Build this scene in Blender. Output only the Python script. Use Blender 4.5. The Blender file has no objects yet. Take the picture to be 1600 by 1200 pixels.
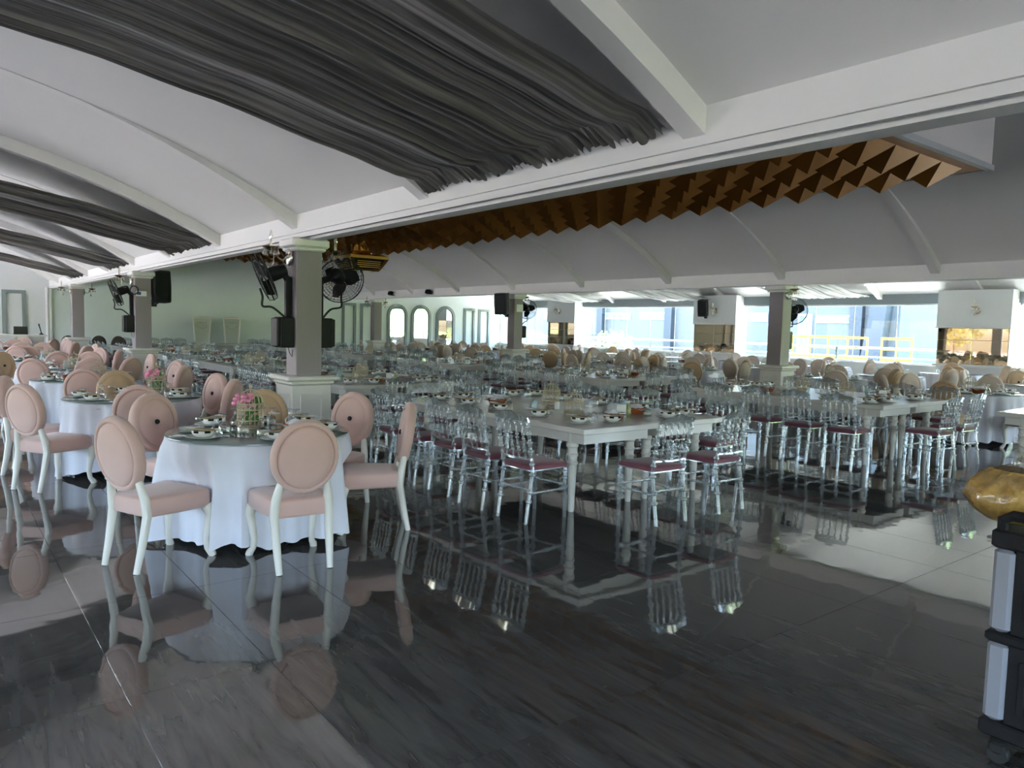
import bpy, math, random
from mathutils import Vector, Matrix
random.seed(7)
S = bpy.context.scene
C = S.collection
R = math.radians
# ------------------------------------------------------------------ camera
EYE = Vector((0, 0, 1.6)); FPX = 1163.74
yaw, pit, rol = R(38.0454), R(4.3484), R(1.4358)
fw = Vector((math.sin(yaw) * math.cos(pit), math.cos(yaw) * math.cos(pit), -math.sin(pit)))
rt = Vector((math.cos(yaw), -math.sin(yaw), 0)); up = rt.cross(fw)
rt, up = math.cos(rol) * rt + math.sin(rol) * up, -math.sin(rol) * rt + math.cos(rol) * up
cam = bpy.data.cameras.new('camera'); co = bpy.data.objects.new('camera', cam); C.objects.link(co)
cam.sensor_fit = 'HORIZONTAL'; cam.sensor_width = 36; cam.lens = FPX / 1600 * 36; cam.clip_start = .05; cam.clip_end = 900
M4 = Matrix.Identity(4)
for i in range(3):
    M4[i][0] = rt[i]; M4[i][1] = up[i]; M4[i][2] = -fw[i]; M4[i][3] = EYE[i]
co.matrix_world = M4; S.camera = co
def project(p):
    d = Vector(p) - EYE; z = d.dot(fw)
    if z < .2: return None
    return 800 + FPX * d.dot(rt) / z, 600 - FPX * d.dot(up) / z, z
# ------------------------------------------------------------------ world, sun, exposure
W = bpy.data.worlds.new('sky'); S.world = W; W.use_nodes = True
wn = W.node_tree.nodes; bg = wn['Background']
sk = wn.new('ShaderNodeTexSky'); sk.sky_type = 'NISHITA'; sk.sun_disc = False; sk.sun_elevation = R(52); sk.sun_rotation = R(30)
sk.air_density = 1.0; sk.dust_density = 4.5; sk.ozone_density = 1.0
W.node_tree.links.new(sk.outputs[0], bg.inputs[0]); bg.inputs[1].default_value = 1.25
sl = bpy.data.lights.new('sun', 'SUN'); sl.energy = 8; sl.angle = R(.6); sl.color = (1, .97, .94)
so = bpy.data.objects.new('sun', sl); C.objects.link(so)
so.rotation_euler = Vector((-.35, -.62, -1.0)).to_track_quat('-Z', 'Y').to_euler()
S.view_settings.view_transform = 'Standard'; S.view_settings.look = 'None'; S.view_settings.gamma = 1
S.view_settings.use_curve_mapping = False; S.view_settings.exposure = 2.27
try:
    cy = S.cycles
    cy.max_bounces = 12; cy.diffuse_bounces = 5; cy.glossy_bounces = 5; cy.transmission_bounces = 8; cy.transparent_max_bounces = 40
    cy.caustics_reflective = False; cy.caustics_refractive = False; cy.sample_clamp_indirect = 6
except Exception: pass
def portal(loc, rot, sx, sy):
    l = bpy.data.lights.new('daylight_portal', 'AREA'); l.shape = 'RECTANGLE'; l.size = sx; l.size_y = sy; l.cycles.is_portal = True
    o = bpy.data.objects.new('daylight_portal', l); o.location = loc; o.rotation_euler = rot; C.objects.link(o)
# ------------------------------------------------------------------ materials
MATS = {}
def nodes(m):
    m.use_nodes = True; nt = m.node_tree; return nt, nt.nodes, nt.links, nt.nodes['Principled BSDF']
def mat(name, col, rough=.5, metal=0, spec=.5, var=.06, scale=6, bump=0, bscale=60, stretch=None, sheen=0, emit=None, coat=0):
    m = bpy.data.materials.new(name); nt, N, L, b = nodes(m); MATS[name] = m
    b.inputs['Roughness'].default_value = rough; b.inputs['Metallic'].default_value = metal
    b.inputs['Specular IOR Level'].default_value = spec
    b.inputs['Sheen Weight'].default_value = sheen; b.inputs['Coat Weight'].default_value = coat
    tc = N.new('ShaderNodeTexCoord'); mp = N.new('ShaderNodeMapping'); L.new(tc.outputs['Object'], mp.inputs[0])
    if stretch: mp.inputs['Scale'].default_value = stretch
    nz = N.new('ShaderNodeTexNoise'); nz.inputs['Scale'].default_value = scale; nz.inputs['Detail'].default_value = 4
    L.new(mp.outputs[0], nz.inputs['Vector'])
    mx = N.new('ShaderNodeMix'); mx.data_type = 'RGBA'
    mx.inputs[6].default_value = [max(0, c * (1 - var)) for c in col] + [1]
    mx.inputs[7].default_value = [min(1, c * (1 + var)) for c in col] + [1]
    L.new(nz.outputs['Fac'], mx.inputs[0]); L.new(mx.outputs[2], b.inputs['Base Color'])
    if bump:
        n2 = N.new('ShaderNodeTexNoise'); n2.inputs['Scale'].default_value = bscale; L.new(mp.outputs[0], n2.inputs['Vector'])
        bp = N.new('ShaderNodeBump'); bp.inputs['Strength'].default_value = bump; bp.inputs['Distance'].default_value = .01
        L.new(n2.outputs['Fac'], bp.inputs['Height']); L.new(bp.outputs[0], b.inputs['Normal'])
    if emit:
        b.inputs['Emission Color'].default_value = list(emit[0]) + [1]; b.inputs['Emission Strength'].default_value = emit[1]
    return m
def clear(name, tint, edge, blend=.35, rough=.03, floor=.05):
    """thin clear plastic or glass: transparent body, reflecting rim"""
    m = bpy.data.materials.new(name); nt, N, L, b = nodes(m); MATS[name] = m; N.remove(b)
    out = N['Material Output']; tr = N.new('ShaderNodeBsdfTransparent'); tr.inputs[0].default_value = list(tint) + [1]
    gl = N.new('ShaderNodeBsdfGlossy'); gl.inputs[0].default_value = list(edge) + [1]; gl.inputs['Roughness'].default_value = rough
    lw = N.new('ShaderNodeLayerWeight'); lw.inputs[0].default_value = blend
    mr = N.new('ShaderNodeMapRange'); mr.inputs[3].default_value = floor; mr.inputs[4].default_value = .9
    L.new(lw.outputs['Facing'], mr.inputs[0])
    ms = N.new('ShaderNodeMixShader'); L.new(mr.outputs[0], ms.inputs[0]); L.new(tr.outputs[0], ms.inputs[1]); L.new(gl.outputs[0], ms.inputs[2])
    L.new(ms.outputs[0], out.inputs[0]); return m
mat('white_paint', (.82, .80, .795), .45, var=.02)
mat('vault_paint', (.80, .785, .78), .55, var=.02, scale=1.2)
mat('mint_wall', (.80, .86, .86), .7, var=.03, scale=1)
mat('white_wall', (.72, .73, .74), .7, var=.02, scale=1)
mat('pale_wall', (.80, .85, .845), .7, var=.02, scale=1)
mat('grey_paint', (.30, .262, .288), .5, var=.05, stretch=(20, 20, 1))
mat('grey_band', (.25, .29, .31), .6, var=.03)
mat('frame_grey', (.24, .28, .285), .5, var=.05)
mat('cream_paint', (.76, .735, .70), .4, var=.03)
mat('grout', (.17, .165, .16), .8, var=.1, scale=20)
mat('pink_velvet', (.64, .415, .365), .75, var=.10, scale=5, sheen=.45, bump=.1, bscale=300)
mat('tan_velvet', (.50, .335, .20), .75, var=.08, scale=5, sheen=.35, bump=.1, bscale=300)
mat('pink_velvet_backlit', (.54, .43, .36), .75, var=.10, scale=5, sheen=.4, bump=.1, bscale=300)  # the pink chair velvet with its backlit look put into the colour
mat('brown_velvet', (.060, .045, .038), .7, var=.2, sheen=.2)
mat('chair_white', (.78, .745, .68), .35, var=.04)
mat('plum_cloth', (.19, .050, .075), .55, var=.15, sheen=.3, bump=.15, bscale=200)
mat('white_cloth', (.76, .76, .85), .8, var=.03, bump=.1, bscale=250, sheen=.2)
mat('table_white', (.66, .63, .60), .18, var=.03, spec=.5)
mat('table_leg', (.72, .69, .64), .35, var=.03)
mat('porcelain', (.82, .82, .80), .12, var=.01)
mat('black_glaze', (.012, .012, .012), .2)
mat('kraft', (.46, .36, .22), .8, var=.15)
mat('cage_cream', (.56, .48, .34), .4, var=.06)
mat('wicker', (.36, .10, .025), .6, var=.4, scale=60)
mat('napkin_white', (.75, .76, .80), .85, var=.03)
mat('flower_pink', (.85, .30, .48), .7, var=.2, scale=20)
mat('leaf_green', (.08, .20, .04), .6, var=.4, scale=10)
mat('lemon', (.34, .38, .16), .15, var=.1)
mat('black_plastic', (.010, .010, .011), .45, var=.2, spec=.2)
mat('black_matte', (.018, .018, .019), .6, var=.2, scale=40)
mat('dark_blade', (.02, .018, .018), .5, spec=.25)
mat('grey_plastic', (.030, .029, .029), .5, spec=.2)
mat('trolley_grey', (.27, .275, .32), .5, var=.04)
mat('trolley_black', (.014, .013, .015), .6, spec=.2, var=.3, scale=30, bump=.2, bscale=200)
mat('steel', (.6, .6, .6), .3, metal=1)
mat('gold', (.85, .55, .12), .16, metal=1, var=.05)
mat('gold_panel', (.42, .18, .03), .32, metal=.85, var=.10, scale=3)
mat('brass', (.55, .42, .22), .25, metal=1)
mat('mirror', (.86, .88, .86), .02, metal=1, var=0)
mat('bronze_mirror', (.56, .44, .33), .02, metal=1, var=0)
mat('wood_brown', (.20, .12, .09), .4, var=.2, stretch=(1, 12, 12))
mat('throne_leather', (.62, .63, .58), .45, var=.04)
mat('laptop_black', (.01, .01, .012), .3)
mat('sign_white', (.8, .8, .8), .5); mat('sign_blue', (.05, .07, .4), .4)
mat('bread', (.60, .37, .10), .6, var=.7, scale=30, bump=.7, bscale=45)
mat('grass', (.15, .21, .07), .9, var=.5, scale=1.5)
mat('foliage', (.20, .29, .08), .8, var=.6, scale=2)
mat('autumn_leaf', (.22, .19, .05), .8, var=.6, scale=2)
mat('trunk', (.12, .08, .05), .9, var=.3)
mat('asphalt', (.17, .167, .163), .85, var=.1, scale=2)
mat('bounce_stone', (.70, .68, .65), .8, var=.06, scale=2)  # pale tone chosen to bounce sunlight indoors
mat('concrete', (.16, .16, .16), .8, var=.08, scale=2)
mat('facade_white', (.125, .128, .128), .6, var=.03)
mat('facade_blue', (.092, .103, .116), .6, var=.04)
mat('facade_grey', (.045, .054, .07), .6, var=.04)
mat('pvc_white', (.5, .51, .51), .4)
mat('dark_glass', (.16, .25, .27), .08, spec=.8)
mat('safety_yellow', (.50, .24, .01), .5)
mat('rail_steel', (.09, .10, .10), .35, metal=.6)
mat('alu', (.62, .66, .66), .4, metal=.3)
mat('hill', (.20, .27, .16), .9, var=.3, scale=.1)
mat('paper', (.78, .78, .76), .7)
mat('water', (.55, .75, .80), .1)
mat('soil_crate', (.3, .1, .05), .7)
m = clear('acrylic', (.91, .935, .945), (.90, .93, .95), .5, .05, .13)
nt = m.node_tree; N, L = nt.nodes, nt.links; df = N.new('ShaderNodeBsdfDiffuse'); df.inputs[0].default_value = (.72, .78, .80, 1)
m2 = N.new('ShaderNodeMixShader'); m2.inputs[0].default_value = .13; old = N['Material Output'].inputs[0].links[0].from_socket
L.new(old, m2.inputs[1]); L.new(df.outputs[0], m2.inputs[2]); L.new(m2.outputs[0], N['Material Output'].inputs[0])
clear('drink_glass', (.95, .97, .97), (.95, .97, .97), .4, .02, .06)
clear('window_glass', (.84, .90, .88), (1, 1, 1), .12, .0, .015)
clear('clear_pane', (.97, .98, .97), (1, 1, 1), .12, .0, .015)
clear('bag_film', (.97, .95, .93), (.8, .8, .8), .2, .15, .05)
clear('crystal', (.80, .76, .70), (.95, .92, .86), .5, .05, .35)
# glass table top: pale green glossy sheet
m = mat('glass_top', (.20, .265, .255), .03, var=.02, spec=.9)
# sheer drapes
def sheer(name, c1, c2, trans, sc):
    m = bpy.data.materials.new(name); nt, N, L, b = nodes(m); MATS[name] = m
    tc = N.new('ShaderNodeTexCoord'); mp = N.new('ShaderNodeMapping'); mp.inputs['Scale'].default_value = (.25, sc, .6)
    L.new(tc.outputs['Object'], mp.inputs[0]); nz = N.new('ShaderNodeTexNoise'); nz.inputs['Scale'].default_value = 3; nz.inputs['Detail'].default_value = 5
    L.new(mp.outputs[0], nz.inputs['Vector']); cr = N.new('ShaderNodeValToRGB'); cr.color_ramp.elements[0].position = .38; cr.color_ramp.elements[1].position = .64
    cr.color_ramp.elements[0].color = list(c1) + [1]; cr.color_ramp.elements[1].color = list(c2) + [1]
    L.new(nz.outputs['Fac'], cr.inputs[0]); L.new(cr.outputs[0], b.inputs['Base Color']); b.inputs['Roughness'].default_value = .8; b.inputs['Sheen Weight'].default_value = .2
    tr = N.new('ShaderNodeBsdfTransparent'); ms = N.new('ShaderNodeMixShader'); ms.inputs[0].default_value = trans
    L.new(b.outputs[0], ms.inputs[1]); L.new(tr.outputs[0], ms.inputs[2]); L.new(ms.outputs[0], N['Material Output'].inputs[0]); return m
sheer('drape_grey', (.036, .033, .031), (.17, .155, .145), .06, 14)
sheer('drape_pale', (.16, .16, .16), (.62, .62, .60), .15, 9)
# polished floor tile
m = bpy.data.materials.new('floor_tile'); nt, N, L, b = nodes(m); MATS['floor_tile'] = m
ge = N.new('ShaderNodeNewGeometry'); oi = N.new('ShaderNodeObjectInfo')
ad = N.new('ShaderNodeVectorMath'); ad.operation = 'ADD'; sc = N.new('ShaderNodeVectorMath'); sc.operation = 'SCALE'; sc.inputs[3].default_value = 37
L.new(oi.outputs['Random'], sc.inputs[0]); L.new(ge.outputs['Position'], ad.inputs[0]); L.new(sc.outputs[0], ad.inputs[1])
mp = N.new('ShaderNodeMapping'); mp.inputs['Scale'].default_value = (10, 1.3, 1); L.new(ad.outputs[0], mp.inputs[0])
n1 = N.new('ShaderNodeTexNoise'); n1.inputs['Scale'].default_value = 1.6; n1.inputs['Detail'].default_value = 9; n1.inputs['Roughness'].default_value = .55; n1.inputs['Distortion'].default_value = .6
L.new(mp.outputs[0], n1.inputs['Vector'])
cr = N.new('ShaderNodeValToRGB'); e = cr.color_ramp.elements; e[0].position = .33; e[0].color = (.046, .042, .039, 1); e[1].position = .76; e[1].color = (.118, .109, .102, 1)
x = cr.color_ramp.elements.new(.5); x.color = (.084, .078, .073, 1)
L.new(n1.outputs['Fac'], cr.inputs[0]); L.new(cr.outputs[0], b.inputs['Base Color'])
b.inputs['Roughness'].default_value = .035; b.inputs['IOR'].default_value = 1.9
n2 = N.new('ShaderNodeTexNoise'); n2.inputs['Scale'].default_value = 2.6; n2.inputs['Detail'].default_value = 2; L.new(ge.outputs['Position'], n2.inputs['Vector'])
bp = N.new('ShaderNodeBump'); bp.inputs['Strength'].default_value = .10; bp.inputs['Distance'].default_value = .02
L.new(n2.outputs['Fac'], bp.inputs['Height']); L.new(bp.outputs[0], b.inputs['Normal'])
# ------------------------------------------------------------------ mesh builder
class MB:
    def __init__(s): s.v = []; s.f = []; s.mi = []
    def add(s, v, f, mi=0):
        n = len(s.v); s.v += [tuple(p) for p in v]; s.f += [tuple(n + i for i in q) for q in f]; s.mi += [mi] * len(f); return s
    def box(s, a, b, mi=0):
        (x0, y0, z0), (x1, y1, z1) = a, b
        v = [(x0, y0, z0), (x1, y0, z0), (x1, y1, z0), (x0, y1, z0), (x0, y0, z1), (x1, y0, z1), (x1, y1, z1), (x0, y1, z1)]
        return s.add(v, [(0, 3, 2, 1), (4, 5, 6, 7), (0, 1, 5, 4), (1, 2, 6, 5), (2, 3, 7, 6), (3, 0, 4, 7)], mi)
    def bbox(s, a, b, c=.01, mi=0):
        """box with chamfered vertical edges and top/bottom rims"""
        (x0, y0, z0), (x1, y1, z1) = a, b
        def ring(z, i):
            p, q, r, t = x0 + i, x1 - i, y0 + i, y1 - i
            return [(p + c, r, z), (q - c, r, z), (q, r + c, z), (q, t - c, z), (q - c, t, z), (p + c, t, z), (p, t - c, z), (p, r + c, z)]
        return s.loft([ring(z0, c), ring(z0 + c, 0), ring(z1 - c, 0), ring(z1, c)], mi=mi)
    def loft(s, rings, closed=True, caps=True, mi=0):
        n = len(rings[0]); v = [p for r in rings for p in r]; f = []
        for i in range(len(rings) - 1):
            for j in range(n if closed else n - 1):
                k = (j + 1) % n; f.append((i * n + j, i * n + k, (i + 1) * n + k, (i + 1) * n + j))
        if caps and closed: f += [tuple(range(n - 1, -1, -1)), tuple(range((len(rings) - 1) * n, len(rings) * n))]
        return s.add(v, f, mi)
    def lathe(s, prof, seg=12, c=(0, 0), sx=1, sy=1, caps=True, mi=0):
        return s.loft([[(c[0] + r * sx * math.cos(2 * math.pi * k / seg), c[1] + r * sy * math.sin(2 * math.pi * k / seg), z) for k in range(seg)] for r, z in prof], caps=caps, mi=mi)
    def tube(s, pts, rad, seg=8, closed=False, caps=True, mi=0, flat=1):
        P = [Vector(p) for p in pts]; n = len(P); rings = []
        if not isinstance(rad, (list, tuple)): rad = [rad] * n
        ref = Vector((0, 0, 1))
        t0 = (P[1] - P[0]).normalized()
        if abs(t0.dot(ref)) > .9: ref = Vector((0, 1, 0))
        u = (ref - t0 * ref.dot(t0)).normalized()
        for i in range(n):
            a = P[(i - 1) % n] if (closed or i > 0) else P[0]; b = P[(i + 1) % n] if (closed or i < n - 1) else P[-1]
            t = (b - a).normalized(); u = (u - t * u.dot(t)).normalized(); w = t.cross(u)
            rings.append([tuple(P[i] + rad[i] * (math.cos(2 * math.pi * k / seg) * u * flat + math.sin(2 * math.pi * k / seg) * w)) for k in range(seg)])
        if closed: rings.append(rings[0])
        return s.loft(rings, caps=caps and not closed, mi=mi)
    def bar(s, a, b, r, seg=6, mi=0): return s.tube([a, b], r, seg, mi=mi)
    def ball(s, c, r, n=8, m=6, mi=0):
        if not isinstance(r, (list, tuple)): r = (r, r, r)
        rings = []
        for i in range(m + 1):
            t = math.pi * (.03 + .94 * i / m); rings.append([(c[0] + r[0] * math.sin(t) * math.cos(2 * math.pi * k / n), c[1] + r[1] * math.sin(t) * math.sin(2 * math.pi * k / n), c[2] - r[2] * math.cos(t)) for k in range(n)])
        return s.loft(rings, mi=mi)
    def grid(s, fn, nu, nv, mi=0):
        v = [fn(i / nu, j / nv) for i in range(nu + 1) for j in range(nv + 1)]
        return s.add(v, [(i * (nv + 1) + j, (i + 1) * (nv + 1) + j, (i + 1) * (nv + 1) + j + 1, i * (nv + 1) + j + 1) for i in range(nu) for j in range(nv)], mi)
    def xf(s, M, start=0):
        for i in range(start, len(s.v)): s.v[i] = tuple(M @ Vector(s.v[i]))
        return s
    def mesh(s, name, mats, smooth=40):
        me = bpy.data.meshes.new(name); me.from_pydata(s.v, [], s.f)
        for k in (mats if isinstance(mats, (list, tuple)) else [mats]): me.materials.append(MATS[k])
        if any(s.mi): me.polygons.foreach_set('material_index', s.mi)
        if smooth:
            me.polygons.foreach_set('use_smooth', [True] * len(me.polygons)); me.set_sharp_from_angle(angle=R(smooth))
        me.update(); return me
def obj(name, me, parent=None, loc=None, rz=None):
    o = bpy.data.objects.new(name, me); C.objects.link(o)
    if parent: o.parent = parent
    if loc is not None: o.location = loc
    if rz is not None: o.rotation_euler = (0, 0, rz)
    return o
def tag(o, label, cat, group=None, kind=None):
    o['label'] = label
    if cat: o['category'] = cat
    if group: o['group'] = group
    if kind: o['kind'] = kind
    return o
def inst(name, spec, loc, rz, label, cat, group=None, kind=None, one=False):
    """spec: list of (part name, mesh, [sub parts]); one=True: a thing of one mesh"""
    if one:
        return tag(obj(name, spec, None, loc, rz), label, cat, group, kind)
    t = obj(name, None, None, loc, rz); tag(t, label, cat, group, kind)
    for p in spec:
        c = obj(p[0], p[1], t)
        for q in (p[2] if len(p) > 2 else []): obj(q[0], q[1], c)
    return t
def struct(name, mb, mats, parent=None, smooth=30, label=None):
    o = obj(name, mb if isinstance(mb, bpy.types.Mesh) else mb.mesh(name, mats, smooth), parent)
    if not parent: o['kind'] = 'structure'
    if label: o['label'] = label
    return o
ORD = ['first', 'second', 'third', 'fourth', 'fifth', 'sixth', 'seventh', 'eighth', 'ninth', 'tenth', 'eleventh', 'twelfth', 'thirteenth', 'fourteenth']
SECT = ['near', 'near right', 'right', 'far right', 'far', 'far left', 'left', 'near left']
def side(p, c):
    d = Vector((p[0] - c[0], p[1] - c[1])); v = Vector((c[0], c[1])).normalized(); r = Vector((v.y, -v.x))
    return SECT[round(math.atan2(d.dot(r), -d.dot(v)) / (math.pi / 4)) % 8]
# ------------------------------------------------------------------ the hall
XW, X1, X1b, X2, X2b, X3 = -6.14, 3.13, 3.40, 12.40, 12.67, 21.67
YN, YE = -6.0, 28.8
SPAN = [(XW, X1, 1.15), (X1b, X2, 1.38), (X2b, X3, 1.15)]
RIBS = [-5.48 + 2.67 * k for k in range(13)]
def arc(x, a, b, sag, base):
    h = (b - a) / 2; r = (h * h + sag * sag) / (2 * sag); d = x - (a + b) / 2
    return base + math.sqrt(max(0, r * r - d * d)) - (r - sag)
# floor: base and tiles
SX, SY, OX, OY = .6118, 1.2145, .613, 2.1519
fl = struct('floor', MB().box((XW, YN, -.06), (X3, YE, -.0035)), 'grout', label='floor of polished dark grey rectangular tiles')
tile_me = MB()
g = .0014; h = .0004
tile_me.loft([[(g, g, -.02), (SX - g, g, -.02), (SX - g, SY - g, -.02), (g, SY - g, -.02)], [(g, g, -h), (SX - g, g, -h), (SX - g, SY - g, -h), (g, SY - g, -h)],
              [(g + h, g + h, 0), (SX - g - h, g + h, 0), (SX - g - h, SY - g - h, 0), (g + h, SY - g - h, 0)]])
tile_mesh = tile_me.mesh('tile', 'floor_tile', 0)
cells = []
for i in range(math.floor((XW - OX) / SX), math.ceil((X3 - OX) / SX)):
    for j in range(math.floor((YN - OY) / SY), math.ceil((YE - OY) / SY)):
        x, y = OX + i * SX, OY + j * SY; vis = 0
        pr = [project((x + a * SX, y + b * SY, 0)) for a in (0, 1) for b in (0, 1)]
        if all(pr) and any(-60 < p[0] < 1660 and p[1] < 1260 for p in pr): vis = 1 / pr[0][2]
        cells.append((vis, x, y))
cells.sort(reverse=True); rest = MB()
for k, (vis, x, y) in enumerate(cells):
    if k < 300: obj('tile', tile_mesh, fl, (x, y, 0))
    else:
        x0, x1, y0, y1 = max(x + g, XW), min(x + SX - g, X3), max(y + g, YN), min(y + SY - g, YE)
        if x1 > x0 and y1 > y0: rest.add([(x0, y0, 0), (x1, y0, 0), (x1, y1, 0), (x0, y1, 0)], [(0, 1, 2, 3)])
o = struct('tile_field', rest, 'floor_tile', fl); o['kind'] = 'stuff'
# ceiling vaults with ribs
ce = obj('ceiling', None); ce['kind'] = 'structure'; ce['label'] = 'white barrel vaulted ceiling with arched ribs over three bays'
for a, b, sag in SPAN:
    n = 28
    vault = MB().grid(lambda u, v: (a + (b - a) * u, YN + (YE - YN) * v, arc(a + (b - a) * u, a, b, sag, 2.745 if b < 21 else 2.80)), n, 1)
    struct('vault', vault, 'vault_paint', ce, 30)
    rb = MB(); prof = [(a + (b - a) * k / n) for k in range(n + 1)]
    w = .07; base = 2.745 if b < 21 else 2.80
    def ribmesh(main):
        rings = []; rb = MB()
        for x in prof:
            z1 = arc(x, a, b, sag, base) + .05; z0 = arc(x, a, b, sag, base) - .145
            if not main: d = min(x - a, b - x); z0 += .135 * min(1, max(0, (d - .10) / 1.9)) ** .7
            rings.append([(x, -w, z0), (x, w, z0), (x, w, z1), (x, -w, z1)])
        return rb.loft(rings).mesh('rib', 'white_paint', 30)
    rm, rs = ribmesh(True), ribmesh(False)
    for k, y in enumerate(RIBS): obj('rib', rm if k % 3 == 0 else rs, ce, (0, y, 0))
# beams
b1 = MB().box((X1, YN, 2.575), (X1b, YE, 2.80)).box((X1 - .012, YN, 2.548), (X1b + .012, YE, 2.578)).box((X1 + .012, YN, 2.535), (X1b - .012, YE, 2.548))
b1.box((X1, YN, 2.495), (X1 + .03, YE, 2.538)).box((X1 + .03, YN, 2.515), (X1 + .085, YE, 2.538)).box((X1 + .085, YN, 2.48), (X1b - .06, YE, 2.538)).box((X1b - .06, YN, 2.515), (X1b - .03, YE, 2.538)).box((X1b - .03, YN, 2.49), (X1b, YE, 2.538))
struct('beam', b1, 'white_paint', label='long white ceiling beam with stepped grooves above the grey column row')
struct('beam', MB().box((X2, YN, 2.515), (X2b, YE, 2.86)).box((X2 - .01, YN, 2.50), (X2b + .01, YE, 2.515)), 'white_paint', label='far white ceiling beam before the window bay')
# end walls
def wallbox(name, a, b, m, lab=None): return struct(name, MB().box(a, b), m, label=lab)
wallbox('wall_far_left', (XW - .2, YE, 0), (X1, YE + .2, 4.8), 'white_wall')
wallbox('wall_far', (X1, YE, 0), (X2 + .1, YE + .2, 4.8), 'mint_wall')
wallbox('wall_far_right', (X2 + .1, YE, 0), (X3 + .2, YE + .2, 4.8), 'pale_wall')
# window wall (right)
PIL = [(-2.0, -.97), (-.97, .78), (7.03, 8.78), (15.10, 16.86), (23.0, 24.75)]
wr = MB().box((X3, YN, 0), (X3 + .2, YE, .80)).box((X3 - .05, YN, .80), (X3 + .25, YE, .84)).box((X3, YN, 2.9), (X3 + .2, YE, 4.6))
struct('wall_right', wr, 'pale_wall')
struct('trim_1', MB().box((X3 - .02, YN, 2.53), (X3 + .2, YE, 2.90)), 'grey_band', label='grey band above the windows')
openings = [(YN, -.97), (.78, 7.03), (8.78, 15.10), (16.86, 23.0), (24.75, YE)]
def window(idx, axis, pos, a, b, z0, z1, n, glass, framemat, fr=.04):
    """frameless glazing run: window_n > frame, panes, seams"""
    def P(t, d, z): return (pos + d, t, z) if axis == 'x' else (t, pos + d, z)
    def bx(t0, t1, d0, d1, za, zb):
        p, q = P(t0, d0, za), P(t1, d1, zb); return tuple(min(i, j) for i, j in zip(p, q)), tuple(max(i, j) for i, j in zip(p, q))
    w = obj('window_%d' % idx, None); w['kind'] = 'structure'
    f = MB()
    for r in (bx(a, b, 0, .08, z0, z0 + fr), bx(a, b, 0, .08, z1 - fr, z1), bx(a, a + fr, 0, .08, z0, z1), bx(b - fr, b, 0, .08, z0, z1)): f.box(*r)
    obj('frame', f.mesh('frame', framemat, 0), w)
    step = (b - a - 2 * fr) / n
    for k in range(n):
        t0 = a + fr + k * step
        obj('pane', MB().box(*bx(t0 + .004, t0 + step - .004, .035, .043, z0 + fr, z1 - fr)).mesh('pane', glass, 0), w)
        if k: obj('seam', MB().box(*bx(t0 - .009, t0 + .009, .032, .046, z0 + fr, z1 - fr)).mesh('seam', 'alu', 0), w)
    return w
wi = 1
for a, b in openings:
    window(wi, 'x', X3 + .05, a, b, .84, 2.53, max(1, round((b - a) / 1.25)), 'window_glass', 'alu'); wi += 1
    portal((X3 + .35, (a + b) / 2, 1.69), (0, R(90), 0), 1.75, b - a)
# pillars on the window wall: white box above, tinted mirror between, white plinth
for k, (a, b) in enumerate(PIL[1:]):
    p = obj('wall_pillar_%d' % (k + 1), None); p['kind'] = 'structure'
    p.name = 'wall_right_pillar_%d' % (k + 1)
    obj('casing', MB().bbox((X3 - .45, a, 1.885), (X3 - .001, b, 2.86), .006).box((X3 - .40, a + .03, 0), (X3 - .001, b - .03, 1.885)).mesh('casing', 'white_wall', 0), p)
    obj('ledge', MB().bbox((X3 - .50, a - .04, .86), (X3 - .001, b + .04, .92), .008).mesh('ledge', 'white_wall', 0), p)
    obj('lip', MB().bbox((X3 - .47, a - .02, 1.875), (X3 - .001, b + .02, 1.90), .005).mesh('lip', 'white_paint', 0), p)
    my = [a + .04, (a + b) / 2, b - .04]; mz = [.93, 1.24, 1.56, 1.87]
    for i in range(2):
        for j in range(3): obj('mirror_panel', MB().bbox((X3 - .412, my[i] + .004, mz[j] + .004), (X3 - .40, my[i + 1] - .004, mz[j + 1] - .004), .003).mesh('mirror_panel', 'bronze_mirror' if k != 2 else 'bronze_mirror', 0), p)
    obj('wall_return', MB().box((X3 - .40, b - .031, .93), (X3 - .0, b - .028, 1.87)).mesh('wall_return', 'bronze_mirror', 0), p)
# left wall with windows (out of frame, lights the near bay)
wl = MB().box((XW - .2, YN, 0), (XW, YE, .12)).box((XW - .2, YN, 2.70), (XW, YE, 4.6))
wl.box((XW - .2, YN, .12), (XW, -.1, 2.70)).box((XW - .2, 28, .12), (XW, YE, 2.7))
for y in (0, 5.6, 11.2, 16.8, 22.4, 28): wl.box((XW - .2, y - .2, .12), (XW, y + .2, 2.70))
struct('wall_left', wl, 'white_wall')
for k in range(5):
    y = 5.6 * k
    za, zb = (1.0, 2.2) if k < 2 else (.12, 2.70)
    if k < 2: struct('wall_left_dimmer_panels', MB().box((XW - .2, y + .2, .12), (XW, y + 5.4, za)).box((XW - .2, y + .2, zb), (XW, y + 5.4, 2.7)), 'white_wall')  # added panels shrink the two front windows to dim the front vault
    window(wi, 'x', XW - .1, y + .2, y + 5.4, za, zb, 4, 'clear_pane', 'pvc_white', .06); wi += 1
    portal((XW - .3, y + 2.8, 1.41), (0, R(-90), 0), 2.6, 5.3)
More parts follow.
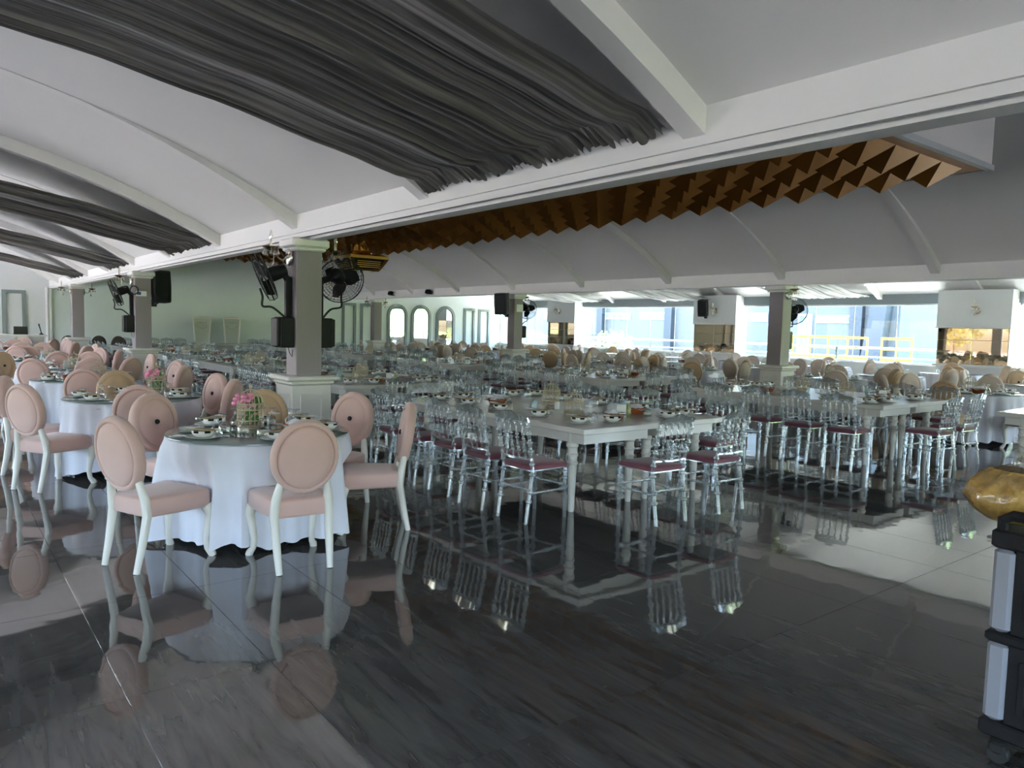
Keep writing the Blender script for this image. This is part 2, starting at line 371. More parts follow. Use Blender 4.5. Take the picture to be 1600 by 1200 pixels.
# near wall: glazed in every bay, openings sized to balance the light
NW = [-6.14, -1.5, 3.27, 7.9, 12.53, 17.1, 21.67]
wnr = MB().box((XW - .2, YN - .2, 0), (NW[0], YN, 4.8)).box((NW[0], YN - .2, 2.55), (X3 + .2, YN, 4.8)).box((NW[0], YN - .2, 0), (X3 + .2, YN, .5))
for x in NW: wnr.box((x - .35, YN - .2, .5), (x + .35, YN, 2.55))
struct('wall_near', wnr, 'white_wall')
wnr2 = MB()
for x, x1 in zip(NW, NW[1:]):
    lo, hi = (.55, 2.5) if x < 3 else (1.1, 2.0) if x < 12 else (.5, 2.55)
    if x < 12: wnr2.box((x + .35, YN - .2, .5), (x1 - .35, YN, lo)).box((x + .35, YN - .2, hi), (x1 - .35, YN, 2.55))
    window(wi, 'y', YN - .12, x + .35, x1 - .35, lo, hi, 4, 'clear_pane', 'pvc_white', .06); wi += 1
    portal(((x + x1) / 2, YN - .35, 1.52), (R(90), 0, 0), x1 - x - .6, 2.1)
struct('wall_near_dimmer_panels', wnr2, 'white_wall')  # panels added out of view, narrowing the openings to shape the daylight
# mouldings and arched mirrors on the far wall
def frame_panel(x0, x1, z0, z1, w=.11):
    m = MB()
    for a, b in (((x0, z0), (x1, z0 + w)), ((x0, z1 - w), (x1, z1)), ((x0, z0 + w), (x0 + w, z1 - w)), ((x1 - w, z0 + w), (x1, z1 - w))):
        m.box((a[0], YE - .045, a[1]), (b[0], YE - .001, b[1])); 
    m.box((x0 + w * .6, YE - .06, z0 + w * .6), (x0 + w, YE - .02, z1 - w * .6)).box((x1 - w, YE - .06, z0 + w * .6), (x1 - w * .6, YE - .02, z1 - w * .6)).box((x0 + w, YE - .06, z1 - w), (x1 - w, YE - .02, z1 - w * .6)).box((x0 + w, YE - .06, z0 + w * .6), (x1 - w, YE - .02, z0 + w))
    return m
fl_lab = ['grey rectangular wall moulding left of the corner pipe', 'leftmost tall grey wall moulding beside the arched mirrors', 'grey wall moulding next to the leftmost arched mirror', 'grey wall moulding right of the three arched mirrors', 'rightmost grey wall moulding near the windows']
for (a, b, z0, z1), lab in zip([(1.83, 2.48, .3, 2.40), (13.48, 14.12, .3, 2.45), (14.32, 14.97, .3, 2.45), (19.58, 20.20, .3, 2.43), (20.42, 21.06, .3, 2.41)], fl_lab):
    tag(obj('wall_moulding', frame_panel(a, b, z0, z1).mesh('wall_moulding', 'frame_grey', 0)), lab, 'moulding', 'grey wall mouldings')
for k, (a, b) in enumerate([(15.58, 16.58), (16.77, 17.79), (18.06, 19.08)]):
    cx, r = (a + b) / 2, (b - a) / 2; zt = 2.49 - r
    t = obj('arched_mirror', None, None, (cx, YE, 0)); tag(t, ['left', 'middle', 'right'][k] + ' arched mirror in a grey frame on the far wall', 'mirror', 'arched mirrors')
    def ring(rr, y): return [(-rr, y, .25)] + [(-rr * math.cos(math.pi * i / 20), y, zt + rr * math.sin(math.pi * i / 20)) for i in range(21)] + [(rr, y, .25)]
    o_, i_ = ring(r, -.06), ring(r - .13, -.075); ob, ib = ring(r, -.001), ring(r - .13, -.03)
    obj('frame', MB().loft([ob, o_, i_, ib], closed=False).mesh('frame', 'frame_grey', 30), t)
    gl = ring(r - .12, -.028); obj('glass', MB().add(gl, [tuple(range(len(gl)))]).mesh('glass', 'mirror', 0), t)
# white corner pipe
struct('trim_2', MB().tube([(3.06, YE - .06, .0), (3.06, YE - .06, 2.52)], .045, 8).box((X1 - .02, YE - .1, 0), (X1 + .05, YE, 2.5)), 'white_paint', label='white corner post at the far end of the beam')
struct('sun_block_eave', MB().box((X3, YN - .5, 2.95), (X3 + 1.2, YE + .5, 3.1)), 'white_paint', label='unseen eave added over the terrace to block sun')  # overhang added out of view to keep direct sun off the windows
# ------------------------------------------------------------------ columns
cap = MB().bbox((-.21, -.21, 2.40), (.21, .21, 2.50), .02).bbox((-.18, -.18, 2.365), (.18, .18, 2.41), .015).mesh('capital', 'white_paint', 30)
shaft = MB().bbox((-.145, -.145, 1.0), (.145, .145, 2.40), .008).mesh('shaft', 'grey_paint', 30)
ped = MB().bbox((-.25, -.25, 0), (.25, .25, .12), .012).bbox((-.225, -.225, .1), (.225, .225, .92), .008).mesh('pedestal', 'cream_paint', 30)
pcap = MB().bbox((-.29, -.29, .965), (.29, .29, 1.02), .015).bbox((-.255, -.255, .915), (.255, .255, .97), .02).mesh('pedestal_cap', 'cream_paint', 30)
pp = MB()
for rot in range(4):
    s0 = len(pp.v)
    for a, b in (((-.13, .22), (.13, .245)), ((-.13, .80), (.13, .825)), ((-.13, .245), (-.105, .80)), ((.105, .245), (.13, .80))): pp.box((a[0], -.24, a[1]), (b[0], -.222, b[1]))
    pp.xf(Matrix.Rotation(rot * math.pi / 2, 4, 'Z'), s0)
ppm = pp.mesh('pedestal_panel', 'cream_paint', 0)
COL1 = [(3.265, 7.93), (3.265, 15.93), (3.265, 23.93)]; COL2 = [(12.535, 7.95), (12.535, 15.95), (12.535, 23.95)]
for rown, cl in (('near beam', COL1), ('far beam', COL2)):
    for k, (x, y) in enumerate(cl):
        inst('column', [('shaft', shaft), ('capital', cap), ('pedestal', ped, [('panel', ppm)]), ('pedestal_cap', pcap)], (x, y, 0), 0,
             'grey column on a white pedestal, %s from the front under the %s' % (ORD[k], rown), 'column', 'grey columns', 'structure')
# ------------------------------------------------------------------ gold pyramid ceiling panel
cell = .505; PX0, NX, PY0, NY, PZ = 8.84 - 5 * .505, 5, 3.50, 36, 3.43
t = obj('gold_ceiling_panel', None, None, (0, 0, 0)); tag(t, 'long gold ceiling panel studded with hanging pyramids over the middle bay', 'ceiling panel')
e0, e1, f0, f1 = PX0 - .28, PX0 + NX * cell + .28, PY0 - .18, PY0 + NY * cell + .2
obj('casing', MB().box((e0, f0, PZ + .02), (e1, f1, 4.3)).mesh('casing', 'vault_paint', 0), t)
fm = MB().box((e0 - .02, f0 - .02, PZ - .01), (e1 + .02, f0 + .04, PZ + .05)).box((e0 - .02, f1 - .04, PZ - .01), (e1 + .02, f1 + .02, PZ + .05)).box((e0 - .02, f0, PZ - .01), (e0 + .04, f1, PZ + .05)).box((e1 - .04, f0, PZ - .01), (e1 + .02, f1, PZ + .05))
obj('edge_trim', fm.mesh('edge_trim', 'alu', 0), t)
obj('backing', MB().box((e0 + .04, f0 + .04, PZ), (e1 - .04, f1 - .04, PZ + .03)).mesh('backing', 'gold_panel', 0), t)
c2 = cell / 2; pm = MB().add([(-c2 + .003, -c2 + .003, 0), (c2 - .003, -c2 + .003, 0), (c2 - .003, c2 - .003, 0), (-c2 + .003, c2 - .003, 0), (0, 0, -.205)], [(0, 1, 4), (1, 2, 4), (2, 3, 4), (3, 0, 4), (3, 2, 1, 0)]).mesh('pyramid', 'gold_panel', 0)
for i in range(NX):
    for j in range(NY): obj('pyramid', pm, t, (PX0 + (i + .5) * cell, PY0 + (j + .5) * cell, PZ))
# gold cassette unit hanging below it
t = obj('gold_ceiling_unit', None, None, (7.6, 15.3, 0)); tag(t, 'square gold air unit with side grilles hanging below the gold panel', 'air unit')
obj('stem', MB().lathe([(.24, 3.10), (.26, 3.16), (.20, 3.20), (.20, 3.43)], 16).mesh('stem', 'gold', 30), t)
obj('housing', MB().loft([[(-a, -b, z), (a, -b, z), (a, b, z), (-a, b, z)] for a, b, z in ((.30, .30, 2.76), (.33, .33, 2.79), (.46, .46, 3.02), (.46, .46, 3.08), (.36, .36, 3.12))]).mesh('housing', 'gold', 0), t)
for rot in range(4):
    gm = MB().add([(-.27, -.352, 2.80), (.27, -.352, 2.80), (.36, -.457, 3.0), (-.36, -.457, 3.0)], [(0, 1, 2, 3)])
    for z in (2.83, 2.87, 2.91, 2.95): gm.box((-.28, -.36 - (z - 2.80) * .5 - .012, z), (.28, -.35 - (z - 2.80) * .5, z + .012), 1)
    obj('grille', gm.xf(Matrix.Rotation(rot * math.pi / 2, 4, 'Z')).mesh('grille', ['black_plastic', 'gold'], 0), t)
# ------------------------------------------------------------------ ceiling drapes
def spl(tab, x):
    for (a, p), (b, q) in zip(tab, tab[1:]):
        if x <= b: 
            t_ = (x - a) / (b - a); t_ = t_ * t_ * (3 - 2 * t_) * .35 + t_ * .65; return p + (q - p) * t_
    return tab[-1][1]
def drape(xa, xb, y0, y1, z0, tab, mname, seed, nv=150, mid=1.0):
    rnd = random.Random(seed); ph = [(rnd.uniform(8, 16), rnd.uniform(0, 6.3), rnd.uniform(-1.2, 1.2)) for _ in range(3)] + [(rnd.uniform(28, 45), rnd.uniform(0, 6.3), rnd.uniform(-2, 2)) for _ in range(3)] + [(rnd.uniform(60, 110), rnd.uniform(0, 6.3), rnd.uniform(-2, 2)) for _ in range(3)]
    L_ = xb - xa
    def fn(u, v):
        d = u * L_; dd = min(d, L_ - d); e = min(1, dd / .35)
        belly = math.sin(math.pi * v)
        y = y0 + (y1 - y0) * v
        y += .03 * math.sin(v * 40 + 3 * u) * e
        z = z0 + spl(tab, dd)
        fold = sum(.022 * math.sin(f * v * 2.2 + p + q * u * 2) for f, p, q in ph[:3]) + sum(.010 * math.sin(f * v * 2.2 + p + q * u * 3) for f, p, q in ph[3:6]) + sum(.007 * math.sin(f * v * 2.2 + p + q * u * 3) for f, p, q in ph[6:])
        z += fold * (.5 + .5 * e) - .05 * belly * e * mid
        x = xa + d
        if dd < .12:  # ruffled hem
            k = 1 - dd / .12; z += .018 * k * math.sin(v * 260 + seed); x += .022 * k * math.sin(v * 310 + 2) - .02 * k; z -= .055 * k
        return (x, y, z)
    return MB().grid(fn, 56, nv).mesh('ceiling_drape', mname, 60)
TAB = [(0, 0), (.3, .045), (.8, .16), (1.7, .345), (2.4, .465), (3.2, .55), (4.0, .61), (6, .65)]
for k, (a, b) in enumerate([(2.66, 5.10), (10.68, 12.95), (16.05, 18.0), (21.5, 23.3)]):
    tag(obj('ceiling_drape', drape(-6.0, 3.09, a, b, 2.70, TAB, 'drape_grey', k, [420, 300, 200, 150][k])), ['nearest dark grey sheer drape swagged across the white vault', 'dark grey ceiling drape second from the front', 'dark grey ceiling drape third from the front', 'dark grey ceiling drape farthest back at the left'][k], 'drape', 'dark ceiling drapes')
TAB3 = [(0, 0), (.3, -.02), (.9, .02), (1.8, .16), (2.6, .26), (3.6, .34), (6, .38)]
for k, (a, b) in enumerate([(10.75, 13.15), (16.1, 18.5), (21.5, 23.8)]):
    tag(obj('ceiling_drape', drape(12.75, 21.5, a, b, 2.79, TAB3, 'drape_pale', 20 + k, 200)), ['pale striped drape under the window bay ceiling right of the nearest far column', 'pale striped ceiling drape above the hanging wall speaker', 'pale striped ceiling drape farthest back in the window bay'][k], 'drape', 'pale ceiling drapes')
# ------------------------------------------------------------------ wall fans, sconces, speakers
def fan(name, x, y, sgn, axis, label, hubz=2.06, reach=.33, yo=0.0):
    """mist fan on a column side; sgn -1: left face, +1: right face"""
    t = obj('wall_fan', None, None, (x, y, 0)); tag(t, label, 'fan', 'black wall fans')
    s_ = sgn; ax = Vector(axis).normalized()
    def bx(a, b, c=.01): return MB().bbox((min(a[0], b[0]), a[1], a[2]), (max(a[0], b[0]), b[1], b[2]), c)
    obj('tank', bx((s_ * .145, -.10, 1.32), (s_ * .30, .12, 1.65)).mesh('tank', 'black_plastic', 30), t)
    obj('tank_front', bx((s_ * .30, -.085, 1.33), (s_ * .335, .105, 1.64)).mesh('tank_front', 'grey_plastic', 30), t)
    obj('post', bx((s_ * .15, -.035, 1.63), (s_ * .215, .035, 2.09)).mesh('post', 'black_plastic', 30), t)
    hub = Vector((s_ * reach, yo, hubz)); mot0 = hub - ax * .20; el = Vector((s_ * .19, 0, 2.06))
    obj('arm', MB().tube([el, (el + mot0) / 2 + Vector((0, 0, -.01)), mot0 + ax * .06], [.04, .035, .035], 8).mesh('arm', 'black_plastic', 40), t)
    q = ax.to_track_quat('Z', 'Y').to_matrix().to_4x4(); q.translation = hub
    obj('motor', MB().lathe([(.03, -.25), (.06, -.24), (.075, -.20), (.08, -.08), (.06, -.04), (.03, -.03)], 14).xf(q).mesh('motor', 'black_plastic', 40), t)
    for k in range(3):
        a0 = k * 2 * math.pi / 3 + .5; bl = MB()
        def fn(u, v):
            r = .04 + .17 * u; w = .055 + .05 * math.sin(math.pi * min(1, u * 1.1)); an = a0 + (v - .5) * 2 * w / max(.07, r) * .9 + u * .25
            return (r * math.cos(an), r * math.sin(an), .0 + (v - .5) * .07)
        bl.grid(fn, 8, 4); s1 = len(bl.v); bl.grid(lambda u, v: tuple(a + b for a, b in zip(fn(u, v), (0, 0, .006))), 8, 4)
        obj('blade', bl.xf(q).mesh('blade', 'dark_blade', 60), t)
    cg = MB()
    K_ = 1.12
    for r, z, w in ((.235, 0, .006), (.225, .045, .003), (.225, -.045, .003), (.17, .06, .002), (.17, -.06, .002), (.11, .066, .002), (.11, -.066, .002), (.05, .068, .004), (.2, .055, .002), (.2, -.055, .002), (.14, .064, .002), (.14, -.064, .002)):
        r *= K_
        cg.tube([(r * math.cos(2 * math.pi * i / 28), r * math.sin(2 * math.pi * i / 28), z) for i in range(28)], w, 4, closed=True)
    for i in range(36):
        an = 2 * math.pi * i / 36; c_, s2 = K_ * math.cos(an), K_ * math.sin(an)
        for zz in (1, -1): cg.tube([(.235 * c_, .235 * s2, 0), (.225 * c_, .225 * s2, .045 * zz), (.17 * c_, .17 * s2, .06 * zz), (.05 * c_, .05 * s2, .068 * zz)], .0016, 3, caps=False)
    obj('cage', cg.xf(q).mesh('cage', 'black_plastic', 60), t)
    e_ = hub - Vector((0, 0, .2)) + ax * .02
    hp = [e_ + ax * .03 + Vector((0, 0, .1)), e_, e_ + Vector((0, 0, -.10)), Vector((s_ * .34, yo * .6, 1.75)), Vector((s_ * .22, 0, 1.65))]
    hs = []
    for i in range(len(hp) - 1):
        p0, p1, p2, p3 = hp[max(0, i - 1)], hp[i], hp[i + 1], hp[min(len(hp) - 1, i + 2)]
        for q_ in range(5):
            w_ = q_ / 5; hs.append(.5 * (2 * p1 + (p2 - p0) * w_ + (2 * p0 - 5 * p1 + 4 * p2 - p3) * w_ ** 2 + (3 * p1 - p0 - 3 * p2 + p3) * w_ ** 3))
    obj('hose', MB().tube(hs + [hp[-1]], .012, 6).mesh('hose', 'black_matte', 60), t)
    obj('cable', MB().tube([(s_ * .2, -.05, 1.33), (s_ * .19, -.07, 1.26), (s_ * .16, -.06, 1.22), (s_ * .15, -.05, 1.30)], .004, 5).mesh('cable', 'black_matte', 60), t)
    return t
x, y = COL1[0]
fan('f', x, y, -1, (-.80, .30, -.36), 'black mist fan on the left side of the nearest column', 2.07, .42, .06)
fan('f', x, y, 1, (.62, .74, -.26), 'black mist fan on the right side of the nearest column, facing away', 2.09, .48, .10)
x, y = COL1[1]
fan('f', x, y, -1, (-.84, .2, -.34), 'black mist fan on the second column left of the hall', 2.07, .44, .05)
x, y = COL2[0]
fan('f', x, y, 1, (.75, .6, -.1), 'black mist fan on the right side of the nearest far-row column', 2.05, .52, .05)
x, y = COL2[1]
fan('f', x, y, 1, (.7, .6, -.1), 'black mist fan beside the column left of the windows', 2.10, .46, .05)
boss = MB().ball((0, 0, 0), (.03, .085, .10), 10, 6)
for a in range(10): boss.ball((.0, .06 * math.cos(a * .63), .07 * math.sin(a * .63)), .022, 6, 4)
arm_m = MB().tube([(.02, 0, .0), (.07, 0, -.04), (.12, 0, -.02), (.15, 0, .05), (.19, 0, .07)], .010, 6).mesh('arm', 'crystal', 60)
cup_m = MB().lathe([(.02, .05), (.05, .065), (.085, .085), (.09, .095), (.02, .10)], 12, (.2, 0)).mesh('cup', 'brass', 40)
can_m = MB().lathe([(.017, .10), (.017, .17), (.014, .175), (.021, .20), (.019, .225), (.004, .27)], 8, (.2, 0)).mesh('candle_bulb', 'crystal', 40)
drop = MB()
for a in range(5): drop.lathe([(.003, .09), (.004, .05), (.017, .03), (.020, .012), (.004, -.005)], 6, (.2 + .075 * math.cos(a * 1.257), .075 * math.sin(a * 1.257)))
drop_m = drop.mesh('crystal_drops', 'crystal', 40); drop_m2 = MB().lathe([(.004, .05), (.006, -.06), (.02, -.09), (.022, -.11), (.004, -.13)], 6, (.17, 0)).mesh('pendant', 'crystal', 40)
boss_m = boss.mesh('boss', 'crystal', 60)
def sconce(x, y, z, rz, label):
    t = inst('wall_sconce', [('boss', boss_m), ('arm', arm_m, [('pendant', drop_m2)]), ('cup', cup_m, [('crystal_drops', drop_m)]), ('candle_bulb', can_m)], (x, y, z), rz, label, 'wall lamp', 'crystal wall sconces')
    return t
d = .17
sconce(COL1[0][0] - d, COL1[0][1], 2.30, math.pi, 'crystal candle sconce on the left side of the nearest column')
sconce(COL1[0][0] + d, COL1[0][1], 2.31, 0, 'crystal candle sconce on the right side of the nearest column')
sconce(COL1[1][0] - d, COL1[1][1] + .06, 2.31, math.pi, 'crystal sconce above the fan on the second left column')
sconce(COL1[1][0] + d + .3, COL1[1][1] + .9, 2.32, 0, 'crystal sconce beyond the black speaker on the second left column') if 0 else None
sconce(COL1[2][0] - d, COL1[2][1], 2.30, math.pi, 'crystal sconce on the left of the farthest left-row column')
sconce(COL1[2][0] + d, COL1[2][1], 2.30, 0, 'crystal sconce on the right of the farthest left-row column')
sconce(COL2[0][0] - .02, COL2[0][1] - d, 2.33, -math.pi / 2 - .5, 'crystal sconce on the front of the nearest far-row column')
sconce(COL2[1][0] + d, COL2[1][1], 2.35, 0, 'crystal sconce above the fan beside the windows')
sconce(COL2[2][0] - d, COL2[2][1], 2.30, math.pi, 'crystal sconce left of the farthest far-row column')
sconce(COL2[2][0] + d, COL2[2][1], 2.30, 0, 'crystal sconce right of the farthest far-row column')
for k in (0, 1, 2):
    yy = (PIL[2][0] + PIL[2][1]) / 2 + 8.07 * k - .1
    sconce(X3 - .47, yy, 2.33, math.pi, ['crystal sconce on the white casing above the bronze mirror at right', 'crystal sconce beside the wall speaker between the windows', 'crystal sconce on the white casing farthest along the window wall'][k])
def speaker(x, y, z, rz, tilt, label, h=.56, w=.34, dpt=.3, logo=False):
    t = obj('loudspeaker', None, None, (x, y, z), rz); tag(t, label, 'speaker', 'black loudspeakers')
    Mx = Matrix.Rotation(tilt, 4, 'X')
    body = MB().loft([[(-w / 2 * s, -dpt / 2, zz), (w / 2 * s, -dpt / 2, zz), (w / 2 * s, 0, zz), (w / 2 * s * .8, dpt / 2, zz), (-w / 2 * s * .8, dpt / 2, zz), (-w / 2 * s, 0, zz)] for zz, s in ((-h / 2, .86), (-h / 2 + .03, .94), (0, 1), (h / 2 - .03, .96), (h / 2, .86))]).xf(Mx)
    obj('body', body.mesh('body', 'black_matte', 30), t)
    obj('grille', MB().bbox((-w * .42, -dpt / 2 - .015, -h * .44), (w * .42, -dpt / 2 + .01, h * .44), .012).xf(Mx).mesh('grille', 'black_plastic', 30), t)
    obj('bracket', MB().tube([(0, .05, -h * .3), (0, .16, -h * .52), (0, .34, -h * .52)], .018, 6).box((-.05, .33, -h * .62), (.05, .36, -h * .40)).mesh('bracket', 'black_plastic', 30), t)
    return t
x, y = COL1[1]; speaker(x + .335, y - .02, 2.22, .12, R(-4), 'large black loudspeaker on the right of the second left column', .62, .34, .24)
t_ = bpy.data.objects['loudspeaker']; obj('cable', MB().tube([(-.17, -.14, -.02), (-.14, -.15, -.17), (-.03, -.15, -.28), (.06, -.15, -.24), (.10, -.15, -.10)], .007, 6).mesh('cable', 'grey_plastic', 60), t_)
x, y = COL2[1]; speaker(x - .52, y - .1, 2.22, -math.pi / 2 + .55, R(6), 'black loudspeaker on the left of the column by the arched mirrors', .56, .36, .3)
speaker(X3 - .88, 16.10, 2.42, -math.pi / 2 + .4, R(10), 'black loudspeaker on the casing between the two big windows', .56, .34, .28)
for k, yy in enumerate((22.4, 20.0)):
    t = obj('flood_light', None, None, (X2 - .01, yy, 2.585)); tag(t, ['left', 'right'][k] + ' small black floodlight clamped under the far beam', 'floodlight', 'floodlights')
    obj('lamp_head', MB().bbox((-.20, -.11, -.07), (-.10, .11, .05), .01).xf(Matrix.Rotation(R(25), 4, 'Y')).mesh('lamp_head', 'black_plastic', 0), t)
    obj('bracket', MB().box((-.13, -.02, -.02), (.0, .02, .01)).mesh('bracket', 'black_plastic', 0), t)
# paper sign and coiled cable on the second column, notice on the far one
x, y = COL1[1]
t = obj('column_sign', None, None, (x, y - .146, 2.07)); tag(t, 'small white notice with a blue block on the second left column', 'sign')
obj('card', MB().bbox((-.13, -.012, -.05), (.06, 0, .05), .003).mesh('card', 'sign_white', 0), t); obj('blue_block', MB().box((-.11, -.014, -.025), (-.04, -.012, .03)).mesh('blue_block', 'sign_blue', 0), t)
tag(obj('cable_coil', MB().tube([(.07 * math.cos(a * .45), -.012 - .004 * (a % 3), .08 * math.sin(a * .45)) for a in range(28)], .012, 6).mesh('cable_coil', 'black_matte', 60), None, (x - .16, y - .15, 2.13)), 'coil of black cable hung on the second left column', 'cable')
x, y = COL2[1]
tag(obj('column_notice', MB().bbox((-.10, -.01, -.10), (.12, 0, .10), .003).mesh('column_notice', 'sign_white', 0), None, (x + .02, y - .146, 2.12)), 'white paper notice on the column beside the black loudspeaker', 'sign')
# ------------------------------------------------------------------ round-back chair
def oval(rx, rz, n=28): return [(rx * math.cos(2 * math.pi * k / n), rz * math.sin(2 * math.pi * k / n)) for k in range(n)]
BACK = Matrix.Translation((0, -.255, .745)) @ Matrix.Rotation(R(-9), 4, 'X').inverted() @ Matrix.Identity(4)
BACK = Matrix.Translation((0, -.265, .745)) @ Matrix.Rotation(R(9), 4, 'X')
def ovring(rx, rz, y): return [(a, y, b) for a, b in oval(rx, rz)]
def chair_meshes(cloth):
    rim = MB().loft([ovring(.182, .207, -.022), ovring(.187, .212, -.036), ovring(.198, .223, -.041), ovring(.212, .237, -.032), ovring(.220, .245, -.01), ovring(.220, .245, .014), ovring(.212, .237, .032), ovring(.195, .22, .040), ovring(.165, .19, .038)], caps=False).xf(BACK)
    pan = MB().loft([ovring(.184, .209, -.018), ovring(.180, .205, -.034), ovring(.168, .192, -.043), ovring(.13, .15, -.049), ovring(.06, .07, -.052)]).loft([ovring(.168, .193, .030), ovring(.15, .17, .042), ovring(.10, .11, .050), ovring(.05, .055, .045), ovring(.012, .012, .036)]).xf(BACK)
    but = MB().lathe([(.004, .056), (.016, .054), (.021, .046), (.021, .034)], 12).xf(BACK @ Matrix.Rotation(R(-90), 4, 'X')).mesh('button', 'dark_blade', 40)
    def sr(z, i, c): 
        p = [(-.20 - c, -.215 + i), (.20 + c, -.215 + i), (.235 - i, .20), (.20 - i, .25 - i), (-.20 + i, .25 - i), (-.235 + i, .20)]
        q = [(-.19 + i, -.215 + i), (.19 - i, -.215 + i), (.225 - i, 0), (.24 - i, .20), (.215 - i, .235 - i), (.10, .25 - i), (-.10, .25 - i), (-.215 + i, .235 - i), (-.24 + i, .20), (-.225 + i, 0)]
        return [(a, b, z) for a, b in q]
    seat = MB().loft([sr(.345, .012, 0), sr(.36, 0, 0), sr(.445, 0, 0), sr(.462, .012, 0), sr(.472, .045, 0), sr(.478, .11, 0)])
    legs = []
    for s_ in (-1, 1):
        legs.append(MB().tube([(s_ * .165, -.275, 0), (s_ * .172, -.235, .18), (s_ * .178, -.205, .36), (s_ * .172, -.215, .46), (s_ * .150, -.235, .56), (s_ * .135, -.245, .60)], [.021, .027, .031, .031, .027, .016], 6))
    for s_ in (-1, 1):
        legs.append(MB().tube([(s_ * .225, .245, 0.0), (s_ * .222, .24, .018), (s_ * .203, .22, .055), (s_ * .198, .212, .12), (s_ * .212, .222, .22), (s_ * .226, .232, .29), (s_ * .205, .21, .36)], [.026, .027, .021, .022, .028, .037, .040], 8))
    return rim, pan, but, seat, legs
CH = {}
for nm in ('pink_velvet', 'tan_velvet', 'pink_velvet_backlit', 'brown_velvet'):
    rim, pan, but, seat, legs = chair_meshes(nm)
    lm = 'chair_white' if nm != 'brown_velvet' else 'black_matte'
    full = [('seat', seat.mesh('seat', nm, 50)), ('back_panel', pan.mesh('back_panel', nm, 60), [('button', but)]), ('back_rim', rim.mesh('back_rim', nm, 70))] + [('leg', l.mesh('leg', lm, 60)) for l in legs]
    bk = MB().add(rim.v, rim.f).add(pan.v, pan.f)
    CH[nm] = (full, [full[0], ('backrest', bk.mesh('backrest', nm, 60))] + full[3:])
def round_chair(px, py, ang, col, label, group, near):
    return inst('round_back_chair', CH[col][0 if near else 1], (px, py, 0), ang - math.pi / 2, label, 'chair', group)
# ------------------------------------------------------------------ round tables
def cloth_mesh(seed, dents=()):
    rnd = random.Random(seed); n = 160; ph = [(k, rnd.uniform(0, 6.28), rnd.uniform(.5, 1)) for k in (9, 14, 22, 5)]
    rings = []
    for i in range(14):
        t_ = i / 13
        if i == 0: rings.append([(.30 * math.cos(2 * math.pi * k / n), .30 * math.sin(2 * math.pi * k / n), .758) for k in range(n)]); continue
        if i == 1: rings.append([(.645 * math.cos(2 * math.pi * k / n), .645 * math.sin(2 * math.pi * k / n), .758) for k in range(n)]); continue
        s_ = (i - 2) / 11; ring_ = []
        for k in range(n):
            a = 2 * math.pi * k / n; f = sum(w * math.copysign(abs(math.sin(m_ * a + p)) ** .7, math.sin(m_ * a + p)) for m_, p, w in ph) / 2.2
            r = .66 + .055 * s_ + .085 * (f - .15) * s_ ** .45
            z = .750 - (.70 + .022 * f - .02 * math.sin(5 * a + seed)) * s_
            for da_, rm in dents:
                q_ = (a - da_ + math.pi) % (2 * math.pi) - math.pi
                if abs(q_) < 1.0 and z < .62 and abs(r * math.sin(q_)) < .28:
                    wt = min(1, (.28 - abs(r * math.sin(q_))) / .05) * min(1, (.62 - z) / .12); r = r + (min(r, rm / math.cos(q_) + .03 * f) - r) * wt
            ring_.append((r * math.cos(a), r * math.sin(a), z))
        rings.append(ring_)
    return MB().loft(rings, caps=False).mesh('tablecloth', 'white_cloth', 60)
cloths = [cloth_mesh(s) for s in range(3)]
glass_m = MB().lathe([(.30, .7595), (.655, .7595), (.660, .762), (.660, .766), (.655, .7685), (.30, .7685)], 64).mesh('glass_top', 'glass_top', 30)
top_m = MB().lathe([(.60, .70), (.64, .705), (.64, .748), (.60, .752)], 40).mesh('tabletop', 'wood_brown', 30)
pole_m = MB().lathe([(.06, .18), (.045, .25), (.04, .45), (.06, .60), (.12, .69), (.12, .70)], 12).mesh('pole', 'black_matte', 40)
feet = [MB().tube([(.03 * math.cos(a), .03 * math.sin(a), .24), (.18 * math.cos(a), .18 * math.sin(a), .20), (.34 * math.cos(a), .34 * math.sin(a), .06), (.44 * math.cos(a), .44 * math.sin(a), .022), (.50 * math.cos(a), .50 * math.sin(a), .03)], [.035, .032, .025, .022, .014], 6).mesh('foot', 'black_matte', 50) for a in (.4, 1.97, 3.54, 5.11)]
# tableware meshes (origin at their base)
plate_m = MB().lathe([(.05, 0), (.07, .002), (.115, .014), (.125, .018), (.122, .020), (.07, .008), (.02, .007)], 20).mesh('plate', 'porcelain', 50)
bw = MB(); nseg = 24; prof = [(.035, 0), (.055, .006), (.074, .026), (.078, .036), (.080, .050), (.076, .052), (.05, .046), (.01, .044)]
rr = [[(r * math.cos(2 * math.pi * k / nseg), r * math.sin(2 * math.pi * k / nseg), z) for k in range(nseg)] for r, z in prof]
bw.loft(rr, caps=True)
for fi in range(nseg * 3, nseg * 5):
    row, k = divmod(fi, nseg)
    if (k // 2) % 2 == 0 : bw.mi[fi] = 1
bowl_m = bw.mesh('bowl', ['porcelain', 'black_glaze'], 40)
pouch_m = MB().bbox((-.11, -.035, 0), (.11, .035, .008), .003).mesh('envelope', 'kraft', 0)
pouch_n = MB().bbox((.06, -.03, .008), (.145, .03, .014), .003).mesh('napkin', 'napkin_white', 0)
pouch_f = MB().tube([(-.10, .0, .012), (-.15, .005, .014), (-.17, .005, .012)], [.004, .004, .009], 6).mesh('cutlery', 'steel', 40)
goblet_m = MB().lathe([(.036, 0), (.038, .004), (.040, .03), (.036, .055), (.020, .075), (.006, .085), (.005, .125), (.008, .13), (.034, .136), (.035, .139), (.002, .140)], 12).mesh('goblet', 'drink_glass', 50)
cagep = {}
cg = MB().lathe([(.085, 0), (.088, .004), (.088, .012), (.080, .016)], 20); cagep['base'] = cg.mesh('base', 'cage_cream', 40)
wr_ = MB()
